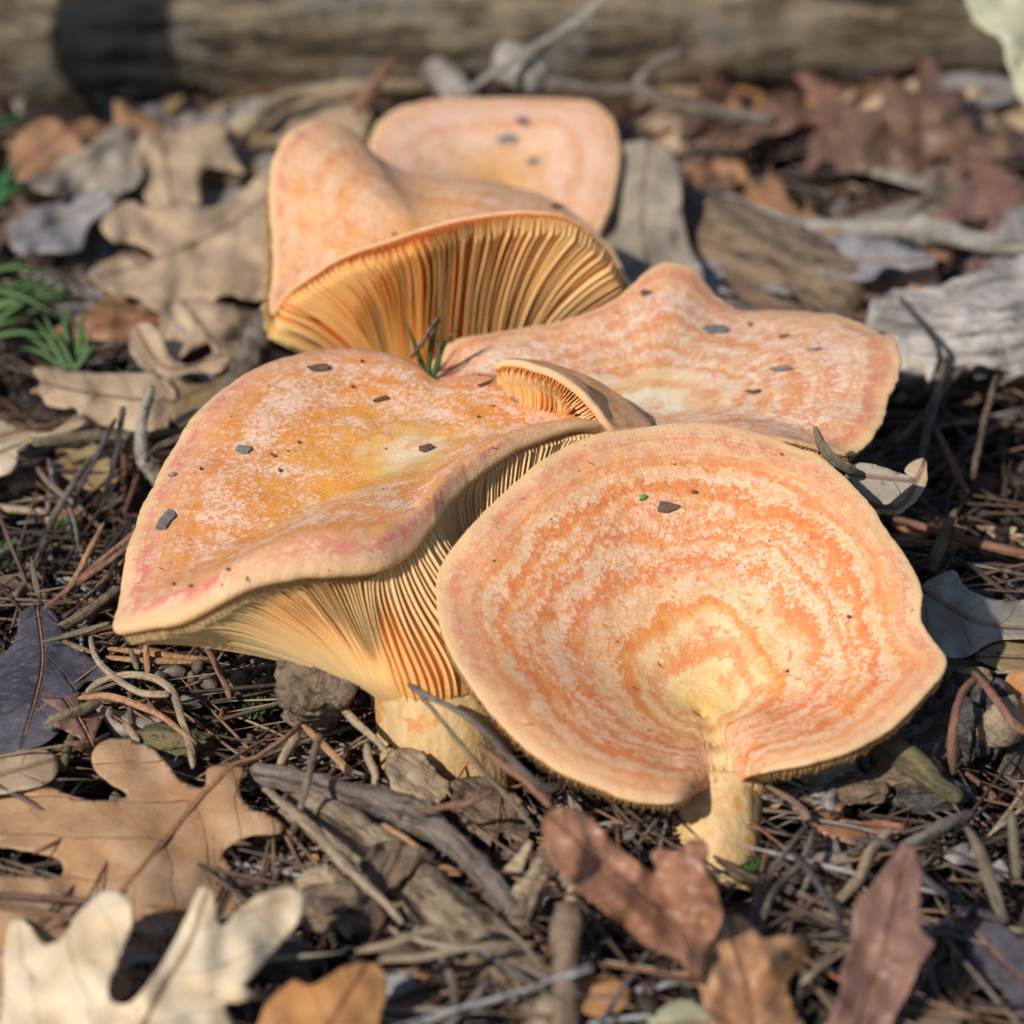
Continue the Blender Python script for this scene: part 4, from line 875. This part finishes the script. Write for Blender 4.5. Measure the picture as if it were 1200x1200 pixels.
S('slanting tan needle left of the broad mushroom stem', [(355,850,1.8),(385,880,1.6),(414,910,1.4)], [.1,.12,.12], wOrange, cat='pine needle', name='long_needle')
S('pale jointed stalk pointing at the stem of the broad mushroom', [(402,832,2.0),(420,850,1.9),(438,866,1.7),(456,885,1.5)], [.12,.12,.1,.1], wTan)
S('curved pale stalk at the foot of the broad mushroom', [(430,872,1.7),(432,890,1.5),(440,908,1.4),(438,926,1.2)], [.12,.13,.12,.1], wTan)
traced_leaf('brown splinter of wood leaning on the foot of the broad mushroom', [(452,888),(470,876),(490,880),(510,900),(522,920),(520,938),(500,940),(478,930),(458,918)], [(455,890),(520,935)], wTan, d=(78.5, .1, -2.2), amp=.3, freq=.03, thick=.4, seed=52, name='wood_splinter', cat='wood')
traced_leaf('curled sheet of brown bark in front of the broad mushroom stem', [(524,922),(540,912),(566,910),(590,922),(612,940),(622,962),(618,985),(600,980),(588,975),(572,986),(552,972),(534,950)], [(528,920),(615,975)], wBrown, d=(78.0, .1, -2.6), amp=.4, freq=.03, thick=.15, seed=53, name='bark_sheet', cat='bark')
traced_leaf('thin grey bark flap arched over the pale branch', [(452,985),(480,990),(510,1000),(470,1030),(440,1045),(425,1010)], [(450,990),(430,1035)], wBrown, h=(1.5, 0, -.4), amp=.3, freq=.03, thick=.1, seed=54, name='bark_flap', cat='bark')
S('long dark twig crossing in front of the broad mushroom stem', [(478,802,77.4),(510,820,77.0),(545,838,76.6),(575,862,76.2),(600,890,75.9),(622,912,75.8),(640,924,76),(658,918,76.2)], [.10,.09,.10,.11,.11,.12,.16,.12], wGrey, d=True, name='arching_twig', knots=((.38,.3,.02),))
S('thin olive stalk hanging from the tip of the dark twig', [(482,803,77.4),(505,830,77.2),(535,866,76.9),(565,902,76.6),(600,940,76.4),(630,975,76.2)], [.07,.07,.08,.08,.07,.06], wOlive, d=True, name='thin_stalk')
S('red brown needle slanting down beside the stem', [(560,872,77.2),(590,896,76.6),(620,918,76.2),(648,946,75.8)], [.07,.13,.14,.12], wRed, d=True, cat='pine needle', name='long_needle')
S('short red needle lying across the bark sheet', [(486,952,1.9),(520,945,2.0),(555,938,2.1),(578,926,2.2)], [.06,.1,.1,.07], wRed, cat='pine needle', name='long_needle')
S('short orange needle lying below the knobbly stick', [(448,966,1.5),(475,982,1.4),(498,1000,1.3)], [.09,.09,.07], wOrange, cat='pine needle', name='long_needle')
S('frayed tan fibre strip lying across the pale branch', [(418,1114,2.0),(455,1108,2.2),(500,1092,2.3),(550,1086,2.2),(600,1094,2.0),(640,1140,1.6)], [.12,.2,.16,.12,.12,.08], wTan, flat=.4, rough=.3, cat='fibre', name='fibre_strip')
S('lower frayed tan fibre strip near the bottom edge', [(445,1122,2.0),(490,1120,2.1),(540,1112,2.1),(590,1108,2.0),(628,1106,1.8)], [.14,.16,.14,.12,.08], wTan, flat=.4, rough=.3, cat='fibre', name='fibre_strip')
S('upright dark stick with pale bark ring at the bottom edge', [(668,1060,2.2),(664,1110,1.8),(662,1160,1.3),(664,1215,.9)], [.3,.32,.3,.3], wBrown, cat='stick', name='stick')
S('grey twig at the bottom edge crossing dark litter', [(510,1110,1.2),(530,1150,1.3),(535,1185,1.2)], [.1,.12,.1], wGrey)
# right
S('short grey stalk sticking up from the rim between the two right-hand mushrooms', [(955,500,84.2),(962,518,84.2),(972,532,84.0),(990,546,84.1),(1004,553,84.3)], [.11,.13,.17,.2,.14], wOlive, d=True, name='leaf_stalk')
kn = S('charred knobbly twig with blackened bark right of the round mushroom', [(1020,885,1.2),(1050,880,1.3),(1085,865,1.4),(1115,852,1.5),(1145,846,1.5),(1178,850,1.4)], [.35,.5,.62,.95,1.0,.8], wDark, rough=.4, sides=26, n=50, cat='wood', name='charred_wood')
S('', [(1160,842,1.9),(1172,850,1.8),(1184,860,1.4)], [.75,.6,.3], wTan, rough=.4, sides=18, name='broken_end', parent=kn)
S('left leg of the red forked needle over the charred wood', [(1142,796,3.0),(1128,812,3.0),(1120,840,2.8),(1116,875,2.2),(1118,908,1.5)], [.13,.12,.13,.13,.11], wRed, cat='pine needle', name='forked_needle')
S('right leg of the red forked needle over the charred wood', [(1140,788,3.0),(1156,806,3.0),(1172,828,2.8),(1190,850,2.6),(1230,868,2.2)], [.11,.12,.13,.13,.1], wRed, cat='pine needle', name='forked_needle')
S('brown and green mossy stick below the charred wood', [(1020,860,1.5),(1048,886,1.6),(1078,902,1.6),(1100,920,1.4),(1128,936,1.2)], [.24,.42,.3,.22,.2], wMoss, cat='stick', name='mossy_stick')
def lump(label, px, py, z, sz, mat, seed, name='bark_lump', cat='bark'):
    bm = bmesh.new(); bmesh.ops.create_icosphere(bm, subdivisions=3, radius=1)
    c0 = G(px, py, z); V = []
    for v in bm.verts:
        q = v.co; k = 1+.35*noise.noise(q*1.6+Vector((seed, 0, 0)))+.26*noise.noise(q*4+Vector((0, seed, 0)))+.2*noise.noise(q*9)
        V.append(c0+np.array([q.x*sz[0], q.y*sz[1], q.z*sz[2]])*k)
    F = [tuple(v.index for v in f.verts) for f in bm.faces]; bm.free()
    return tag(link_mesh(name, V, F, mat, smooth=False, attrs={'along': [(v[1], v[2], v[0]) for v in V]}), label, cat)
lump('crumbly golden brown bark lump right of the stem', 968, 902, 1.2, (.75,.5,.35), wTan, 3)
lump('lower crumbly bark lump beside the golden one', 1005, 925, 1.0, (.7,.5,.3), wBrown, 4)
lump('shaggy brown bark lump under the mossy stick', 1062, 905, 1.2, (.8,.5,.4), wBrown, 5)
lump('dark bark lump below the right rim', 1090, 930, .8, (.9,.6,.35), wDark, 6)
lump('grey striped lump half buried between the front leaves', 400, 1062, 1.0, (.8,.8,.6), wBrown, 7, 'cone_lump', 'cone')
lump('pale lump of rotten wood at the tip of the cream leaf', 376, 1036, 1.3, (.5,.4,.35), wTan, 8)
lump('yellow mossy crumb of wood above the brown leaf lobe', 200, 868, 1.0, (.9,.5,.35), wMoss, 9)
lump('brown rotten wood chunk left of the dead branch stump', 330, 1125, .9, (.8,.6,.5), wDark, 10)
S('knobbly grey twig running up right in the litter', [(1050,1000,1.3),(1080,985,1.4),(1110,966,1.4),(1140,952,1.3)], [.2,.22,.2,.16], wGrey, rough=.3)
S('dark slender twig curving down to the bottom right', [(1000,985,1.4),(1040,988,1.5),(1085,1030,1.4),(1130,1060,1.3),(1180,1080,1.2)], [.1,.11,.11,.1,.08], wDark)
S('left blade of a pale needle pair right of the stem', [(945,968,1.6),(920,1000,1.7),(894,1040,1.6),(880,1092,1.3)], [.09,.095,.095,.1], wGrey, cat='pine needle', name='long_needle')
S('right blade of a pale needle pair right of the stem', [(956,970,1.6),(938,1010,1.7),(905,1050,1.6),(888,1094,1.3)], [.09,.095,.095,.1], wGrey, cat='pine needle', name='long_needle')
S('grey needle crossing behind the pale pair', [(930,1000,1.9),(955,1030,1.7),(985,1080,1.3)], [.075,.095,.1], wDark, cat='pine needle', name='long_needle')
S('pale kinked stalk beside the pale chip of leaf', [(1045,972,1.4),(1020,1000,1.4),(1008,1030,1.4),(978,1060,1.2)], [.13,.15,.16,.14], wTan)
S('short pale needle running up to the dark hole by the stem', [(895,918,1.3),(930,940,1.4),(948,960,1.4)], [.05,.1,.12], wBrown, cat='pine needle', name='long_needle')
S('thick flat grey blade at the right margin', [(1132,968,1.9),(1148,1000,1.7),(1165,1045,1.4),(1178,1080,1.2)], [.1,.2,.2,.12], wOlive, flat=.4)
S('upright olive stalk at the right margin', [(1184,950,2.2),(1188,985,1.8),(1192,1030,1.2)], [.14,.16,.14], wOlive)
S('long brown stalk crossing the shade right of the round mushroom', [(1048,608,1.2),(1090,622,1.4),(1140,634,1.5),(1200,650,1.5),(1250,662,1.4)], [.12,.15,.16,.16,.14], wRed)
S('dark curled bark strip standing in the shade', [(1120,596,2.0),(1110,622,1.8),(1098,650,1.4),(1092,672,1.0)], [.1,.2,.22,.2], wBrown, flat=.4)
S('pale stalk bending in the shade behind the right-hand mushroom', [(1110,420,2.4),(1098,455,2.4),(1088,495,2.0),(1080,540,1.4)], [.12,.15,.15,.14], wGrey)
S('second pale stalk crossing the first in the shade', [(1150,410,2.0),(1115,445,2.1),(1080,490,1.8),(1050,520,1.2)], [.1,.12,.13,.12], wGrey)
S('reddish stalk slanting in the shade at the right', [(1094,500,1.8),(1115,540,1.5),(1134,578,1.2)], [.12,.13,.12], wRed)
S('dark stalk at the right margin over the shade', [(1168,440,2.4),(1152,500,2.0),(1140,560,1.4)], [.1,.12,.12], wBrown)

# pine cone fragment in front
pc = empty('pine_cone', G(655, 1040, .3), 'weathered pine cone piece between the pale branch and the curling leaf', 'pine cone')
rc = random.Random(5)
for i in range(16):
    c0 = G(612+rc.uniform(0, 66), 975+i*7.5+rc.uniform(-6, 6), 1.1+rc.uniform(0, .7)); a = rc.uniform(-.5, .5)+1.9
    dirv = np.array([math.cos(a)*.5, -.25, -.55])
    pts = [c0+dirv*t for t in (-.5, -.1, .35, .8, 1.0)]
    v, f = tube(pts, [.10, .13, .22, .30, .10], 7, flat=.55, rough=.15, seed=i, n=9)
    link_mesh('cone_scale', v, f, wTan if i % 3 else wBrown, pc, attrs={'along': [(0, i, k*.1) for k in range(len(v))]})

# green tufts and moss
mGrass = mat_leaf('grass_green', (.06, .13, .035), (.13, .22, .065), (.16, .26, .09), spots=0, trans=.3, rough=.45)
mGrassD = mat_leaf('grass_dark', (.03, .10, .04), (.05, .15, .05), (.05, .15, .05), spots=0, trans=.3)
def tuft(label, blades, mat, w=.16):
    p0 = P(*blades[0][0]); r0 = empty('grass_tuft', (p0[0], p0[1], 0), label, 'grass tuft')
    for i, b in enumerate(blades):
        A = np.array([P(*p) for p in b]); A = catmull(A, 9)
        m_ = len(A); wd = w*np.minimum(1, np.linspace(1.9, 0.05, m_))
        V = []; UVb = []
        tn = norm(np.gradient(A, axis=0)); sd = norm(np.cross(tn, CAM-A.mean(0)))
        nn = np.cross(sd, tn)
        for k in range(m_):
            V += [A[k]-sd[k]*wd[k]/2, A[k]+nn[k]*.035, A[k]+sd[k]*wd[k]/2, A[k]-nn[k]*.03]; UVb += [(k*.2, -.1, 0), (k*.2, 0, 0), (k*.2, .1, 0), (k*.2, 0, 0)]
        F = [(k*4+a, k*4+(a+1) % 4, k*4+4+(a+1) % 4, k*4+4+a) for k in range(m_-1) for a in range(4)]+[(0, 1, 2, 3)]
        link_mesh('blade', V, F, mat, r0, attrs={'luv': UVb})
tuft('small grass tuft sprouting between the middle and the broad left mushroom', [[(500,445,90),(490,415,89.6),(476,376,89)],[(503,445,90),(504,410,89.4),(517,366,88.8)],[(505,445,90),(515,420,89.5),(512,395,89.2)],[(508,440,90),(520,405,89.6),(536,385,89.4)],[(498,445,90),(494,425,89.8),(484,408,89.5)]], mGrass, .14)
S('short grey needle stalk standing in the small grass tuft', [(482,420,89.4),(496,400,89.0),(514,370,88.8)], [.06,.07,.05], wGrey, d=True)
def bl(x0, y0, x1, y1, d0, d1, lift): return [(x0, y0, d0), ((x0+x1)/2, (y0+y1)/2-lift, (d0+d1)/2), (x1, y1, d1)]
tuft('bright green grass blades reaching in from the left margin', [bl(-40,392,62,320,101,102,6),bl(-40,372,88,338,102,102,8),bl(-40,358,50,326,103,103,4),bl(-40,380,40,352,101,101,6),bl(-50,350,30,300,104,104,0),bl(-40,340,70,372,102,100,12),bl(-40,365,85,345,101,101,4),bl(-40,330,20,345,103,102,5),bl(-50,405,30,372,100,100,4),bl(-45,385,75,352,101.5,102,14),bl(-40,350,84,328,102.5,102.5,-4),bl(-30,400,48,342,100.5,101,3),bl(-45,345,40,312,103.5,103.5,3),bl(-35,375,60,360,101,101.2,-3),bl(-30,325,62,322,103,103,10),bl(-20,400,66,398,100,100,9)], mGrass, .3)
tuft('upright green grass tuft in front of the long tan leaf', [bl(85,432,72,356,98.5,98.5,0),bl(90,432,98,360,98.5,98.8,0),bl(78,432,40,374,98.5,99,4),bl(86,430,60,385,98.3,98.3,4),bl(70,428,22,408,98.6,98.6,6),bl(95,432,106,385,98.4,98.4,0),bl(80,430,50,365,98.8,98.8,0),bl(88,434,112,402,98.3,98.3,0),bl(74,430,30,392,98.8,99,5),bl(83,432,80,352,98.6,98.9,0)], mGrass, .26)
tuft('dark blurred grass tuft at the far left', [bl(-10,240,25,190,108,108,0),bl(0,240,12,185,108,108,0),bl(-5,240,32,210,108,108,0),bl(-20,245,5,200,108,108,0),bl(-30,150,32,138,112,112,2)], mGrassD, .35)
def moss(label, px, py, r, z, seed):
    rr_ = random.Random(seed); parts = []
    c0 = G(px, py, z)
    for _ in range(160):
        a = rr_.uniform(0, 6.283); q = r*math.sqrt(rr_.random()); b0 = c0+np.array([q*math.cos(a), q*math.sin(a), -.1-.3*(q/r)**2])
        dv = np.array([rr_.gauss(0, .5), rr_.gauss(0, .5), 1.0]); dv *= .28/np.linalg.norm(dv)
        s1 = np.cross(dv, [rr_.gauss(0, 1), rr_.gauss(0, 1), 0]); s1 = s1/(np.linalg.norm(s1)+1e-6)*.035
        parts.append(([b0-s1, b0+s1, b0+dv*.6+s1*.8, b0+dv, b0+dv*.6-s1*.8], [(0, 1, 2, 3, 4)]))
    V, F = join(parts)
    tag(link_mesh('moss', V, F, mGrass, attrs={'luv': [(0, 1, 0)]*len(V)}, smooth=False), label, 'moss', kind='stuff')
moss('bright moss cushion among the needles on the left', 76, 612, .5, .9, 1)
moss('moss at the left margin', 8, 640, .7, .8, 2); moss('moss by the leaning stalks', 128, 648, .35, .9, 3)
moss('moss in the gap under the broad mushroom', 240, 862, .5, .7, 4); moss('moss beside the purplish leaf', 190, 790, .3, .7, 5)
moss('moss at the foot of the round mushroom', 886, 1012, .35, .5, 6); moss('moss at the buds', 300, 818, .35, .8, 7); moss('moss by the pine twig', 285, 372, .4, 1.2, 8)

# ------------------------------------------------------------------ crumbs lying on the caps
mCrumb = mat_scatter('crumb_dark', [(0, (.12, .055, .035)), (1, (.20, .11, .07))], attr=False, scale=6)
mCrumbG = mat_scatter('crumb_grey', [(0, (.20, .175, .15)), (1, (.28, .255, .22))], attr=False, scale=9)
mCrumbT = mat_scatter('crumb_tan', [(0, (.50, .34, .20)), (1, (.58, .40, .25))], attr=False, scale=6)
mCrumbL = mat_scatter('crumb_green', [(0, (.12, .34, .03)), (1, (.16, .38, .05))], attr=False, scale=6)
A_, B_, C_, D_, E_, F_ = [x[1] for x in (capA, capB, capC, capD, capE, capF)]
rk = random.Random(3)
def crumb(bvh, px, py, L, W, ang, mat, label, th=.05, lift=.03, jag=.45, bow=.1):
    loc, nr = on_cap(bvh, px, py)
    if loc is None: print('crumb missed', label); return
    n = 8; V = []; F = []
    nr = np.array(nr); x = norm(np.cross(nr, np.cross(RGT*math.cos(ang)-UPV*math.sin(ang), nr))); y = np.cross(nr, x)
    top = [(math.cos(2*math.pi*k/n)*L/2*rk.uniform(1-jag, 1+jag*.5), math.sin(2*math.pi*k/n)*W/2*rk.uniform(1-jag, 1+jag*.5)) for k in range(n)]
    for s in (1, 0):
        for (a, b) in top: V.append(np.array(loc)+x*a+y*b+nr*(lift+th*s+bow*(a/L)**2*L))
        V.append(np.array(loc)+nr*(lift+th*s*1.5))
    for k in range(n):
        k2 = (k+1) % n; F += [(n, k, k2), (2*n+1, n+1+k2, n+1+k), (k, n+1+k, n+1+k2, k2)]
    tag(link_mesh('crumb', V, F, mat, smooth=False), label, 'crumb')
crumb(B_, 195, 612, 1.05, .42, 1.65, mCrumbG, 'long flat grey flake near the left edge of the broad mushroom')
crumb(B_, 285, 528, .42, .36, .3, mCrumbG, 'round grey crumb above the middle of the broad mushroom')
crumb(B_, 203, 558, .22, .16, .2, mCrumbG, 'tiny grey crumb by the left rim of the broad mushroom')
crumb(B_, 374, 434, .55, .32, -.3, mCrumb, 'curled dark red flake near the top rim of the broad mushroom', bow=.5)
crumb(B_, 446, 470, .52, .16, -.6, mCrumb, 'slim brown flake high on the broad mushroom')
crumb(B_, 498, 527, .42, .34, 0, mCrumb, 'dark brown chip in the pale centre of the broad mushroom')
crumb(B_, 320, 535, .18, .08, 1.0, mCrumb, 'tiny dark speck on the broad mushroom')
crumb(B_, 328, 553, .14, .09, 1.5, mCrumb, 'tiny brown speck below the dark one')
crumb(B_, 236, 551, .12, .08, 1.5, mCrumb, 'lone small speck on the left of the broad mushroom')
crumb(B_, 606, 470, .5, .3, -.2, mCrumbT, 'tan splinter crumb at the right of the broad mushroom', bow=.6)
crumb(B_, 549, 430, .55, .36, .5, mCrumb, 'shiny dark red bud scale at the back edge of the broad mushroom', th=.2)
crumb(B_, 568, 452, .5, .07, -.9, mCrumb, 'thin curved fibre below the red bud scale', bow=.2)
for i, (x, y) in enumerate([(424,425),(413,455),(268,669),(205,686),(225,688),(350,520),(560,490),(515,590)]):
    crumb(B_, x, y, .10, .08, 0, mCrumb, ['speck under the top rim','speck between the two brown flakes','speck above the wavy margin','left of two specks on the lip','right of two specks on the lip','speck near the grey crumb','speck right of the centre','speck on the curled margin'][i]+' of the broad mushroom', th=.05)
crumb(A_, 780, 594, .62, .34, -.1, mCrumb, 'square brown flake high on the round mushroom')
crumb(A_, 752, 584, .25, .12, -.7, mCrumbL, 'bright green fleck beside the square brown flake')
crumb(A_, 813, 577, .14, .1, 0, mCrumb, 'dark speck above the square brown flake')
crumb(A_, 995, 724, .12, .09, 0, mCrumb, 'dark speck on the right of the round mushroom')
crumb(A_, 923, 788, .09, .07, 0, mCrumb, 'tiny speck right of the sunken centre')
crumb(A_, 838, 494, .2, .14, 0, mCrumb, 'dark crumb perched on the upper rim of the round mushroom', th=.1)
crumb(D_, 840, 388, .75, .5, -.2, mCrumbG, 'grey flake behind the centre of the right-hand mushroom')
crumb(D_, 916, 434, .6, .22, .6, mCrumbG, 'slanting grey flake on the right-hand mushroom')
crumb(D_, 955, 411, .55, .1, .05, mCrumbG, 'thin pale sliver near the far right rim')
crumb(D_, 885, 461, .45, .14, .2, mCrumb, 'red brown scale on the lower right-hand mushroom', bow=.5)
crumb(D_, 879, 382, .14, .12, 0, mCrumb, 'dark speck near the back rim of the right-hand mushroom')
crumb(D_, 918, 396, .3, .08, .2, mCrumb, 'short dark sliver near the back rim')
crumb(D_, 757, 344, .4, .3, .6, mCrumb, 'reddish scab on the raised knob', th=.03)
crumb(D_, 1034, 392, .25, .1, -.3, mCrumb, 'dark crumb on the far right tip')
crumb(C_, 652, 243, .6, .16, -.9, mCrumb, 'dark splinter on the near rim of the middle mushroom')
crumb(C_, 590, 207, .4, .14, 0, mCrumb, 'dark crumb on the ridge of the middle mushroom')
crumb(C_, 462, 276, .3, .12, 1.2, mCrumb, 'small dark mark in the fold of the left lobe', th=.03)
def grit(root, bvh, box, n, seed):
    """soil grit and hairs too small to count, one part of the mushroom they cling to"""
    r_ = random.Random(seed); parts = []
    while len(parts) < n:
        px, py = r_.uniform(box[0], box[2]), r_.uniform(box[1], box[3]); loc, nr = on_cap(bvh, px, py)
        if loc is None: continue
        sz = .02+.05*r_.random()**3; e = [1, 1, 1] if r_.random() < .7 else [4, .5, .5]; a = r_.uniform(0, 6.28)
        v, f = nugget_shape(sz*.7, r_); v = [(q[0]*e[0], q[1]*e[1], q[2]*e[2]) for q in v]
        M = np.array(Matrix.Rotation(a, 3, 'Z')); v = np.array(v)@M.T + np.array(loc)+np.array(nr)*.01
        parts.append((list(v), f))
    V, F = join(parts); g_ = link_mesh('grit', V, F, mCrumb, root); g_['kind'] = 'stuff'; g_['label'] = 'specks of soil and fibre stuck to the cap'
for c_, box, n_ in ((capA, (530,500,1090,910), 45), (capB, (150,410,700,700), 60), (capC, (325,150,680,330), 30), (capD, (530,320,1045,520), 40), (capF, (440,120,715,260), 14)):
    grit(c_[0], c_[1], box, n_, n_)
crumb(F_, 593, 164, .7, .5, 0, mCrumbG, 'round grey spot on the rearmost mushroom', th=.03)
crumb(F_, 612, 144, .5, .4, .5, mCrumb, 'brown scab above the grey spot on the rearmost mushroom', th=.03)
crumb(F_, 624, 190, .5, .5, .5, mCrumbG, 'faint grey spot low on the rearmost mushroom', th=.02)

# ------------------------------------------------------------------ more fallen oak leaves, half buried in the litter
rl = random.Random(77)
LM = [('tan', lTan), ('grey', lGrey), ('brown', lBrownB), ('reddish', lRust), ('olive', lOlive), ('mauve', lMauve), ('bluish', lBlue)]
def oak_outline(cx, cy, L, W, ang, nl, squash):
    up = []; lo = []
    for k in range(nl*4+1):
        t = k/(nl*4); w = W*math.sin(math.pi*min(1, t*.92+.06))**.7*(.62+.38*math.cos(2*math.pi*t*nl+math.pi))*rl.uniform(.85, 1.15)
        f = .10*L*math.cos(2*math.pi*t*nl+math.pi)
        up.append(((t-.5)*L+f, w)); lo.append(((t-.5)*L+f, -w*rl.uniform(.85, 1.1)))
    pts = up+lo[::-1]; ca, sa = math.cos(ang), math.sin(ang)
    T = lambda x, y: (cx+x*ca-y*sa, cy+(x*sa+y*ca)*squash)
    return [T(*p) for p in pts], [T(-.5*L, 0), T(0, .03*L), T(.5*L, 0)]
zones = [((0, 320, 140, 400), 9, [0, 0, 0, 1, 1, 2, 6]), ((740, 1200, 130, 330), 16, [3, 2, 5, 1, 3, 6, 2]), ((0, 1200, 118, 150), 8, [4, 2, 0, 3, 5]), ((950, 1200, 560, 830), 5, [1, 2, 5, 0]),
         ((900, 1200, 900, 1190), 6, [3, 2, 5, 6]), ((250, 700, 1000, 1190), 7, [2, 3, 4, 1]), ((0, 200, 560, 900), 6, [1, 2, 5])]
SEEN_L = set()
for (x0, x1, y0, y1), cnt_, pal in zones:
    for i in range(cnt_):
        cx, cy = rl.uniform(x0, x1), rl.uniform(y0, y1); pxcm = 600/TANH/gd(cy)
        big = y1 < 420
        L = (rl.uniform(6, 10) if big else rl.uniform(2.0, 4.0))*pxcm; an = rl.uniform(0, 6.28); nl = rl.choice([3, 4]) if big else rl.choice([2, 3])
        o_, m_ = oak_outline(cx, cy, L, L*rl.uniform(.22, .34), an, nl, .55)
        cn, mt_ = LM[rl.choice(pal)]
        lm = min(LAND, key=lambda l: (l[1]-cx)**2+((l[2]-cy)*1.3)**2); dx, dy = cx-lm[1], cy-lm[2]
        side = ('left of' if dx < 0 else 'right of') if abs(dx) > abs(dy) else ('behind' if dy < 0 else 'in front of')
        cu_ = rl.uniform(-1, 1.6)
        lab = None
        for ex in ('', 'crinkled ', 'half buried ', 'torn ', 'tilted ', 'dull ', 'narrow '):
            lab = ex+('large ' if big else 'small ')+cn+' fallen oak leaf '+side+' '+lm[0]
            if lab not in SEEN_L: break
        SEEN_L.add(lab)
        traced_leaf(lab, o_, m_, mt_, h=(rl.uniform(.5, 1.5) if cy < 880 else rl.uniform(.3, .8), rl.uniform(-.6, .6), rl.uniform(-1.0, .3) if cy < 880 else 0), amp=rl.uniform(.3, .8), freq=.018, cup=cu_*.6, seed=100+i*3+x0*.01, step=8 if big else 6.5, group='fallen oak leaves in the litter')
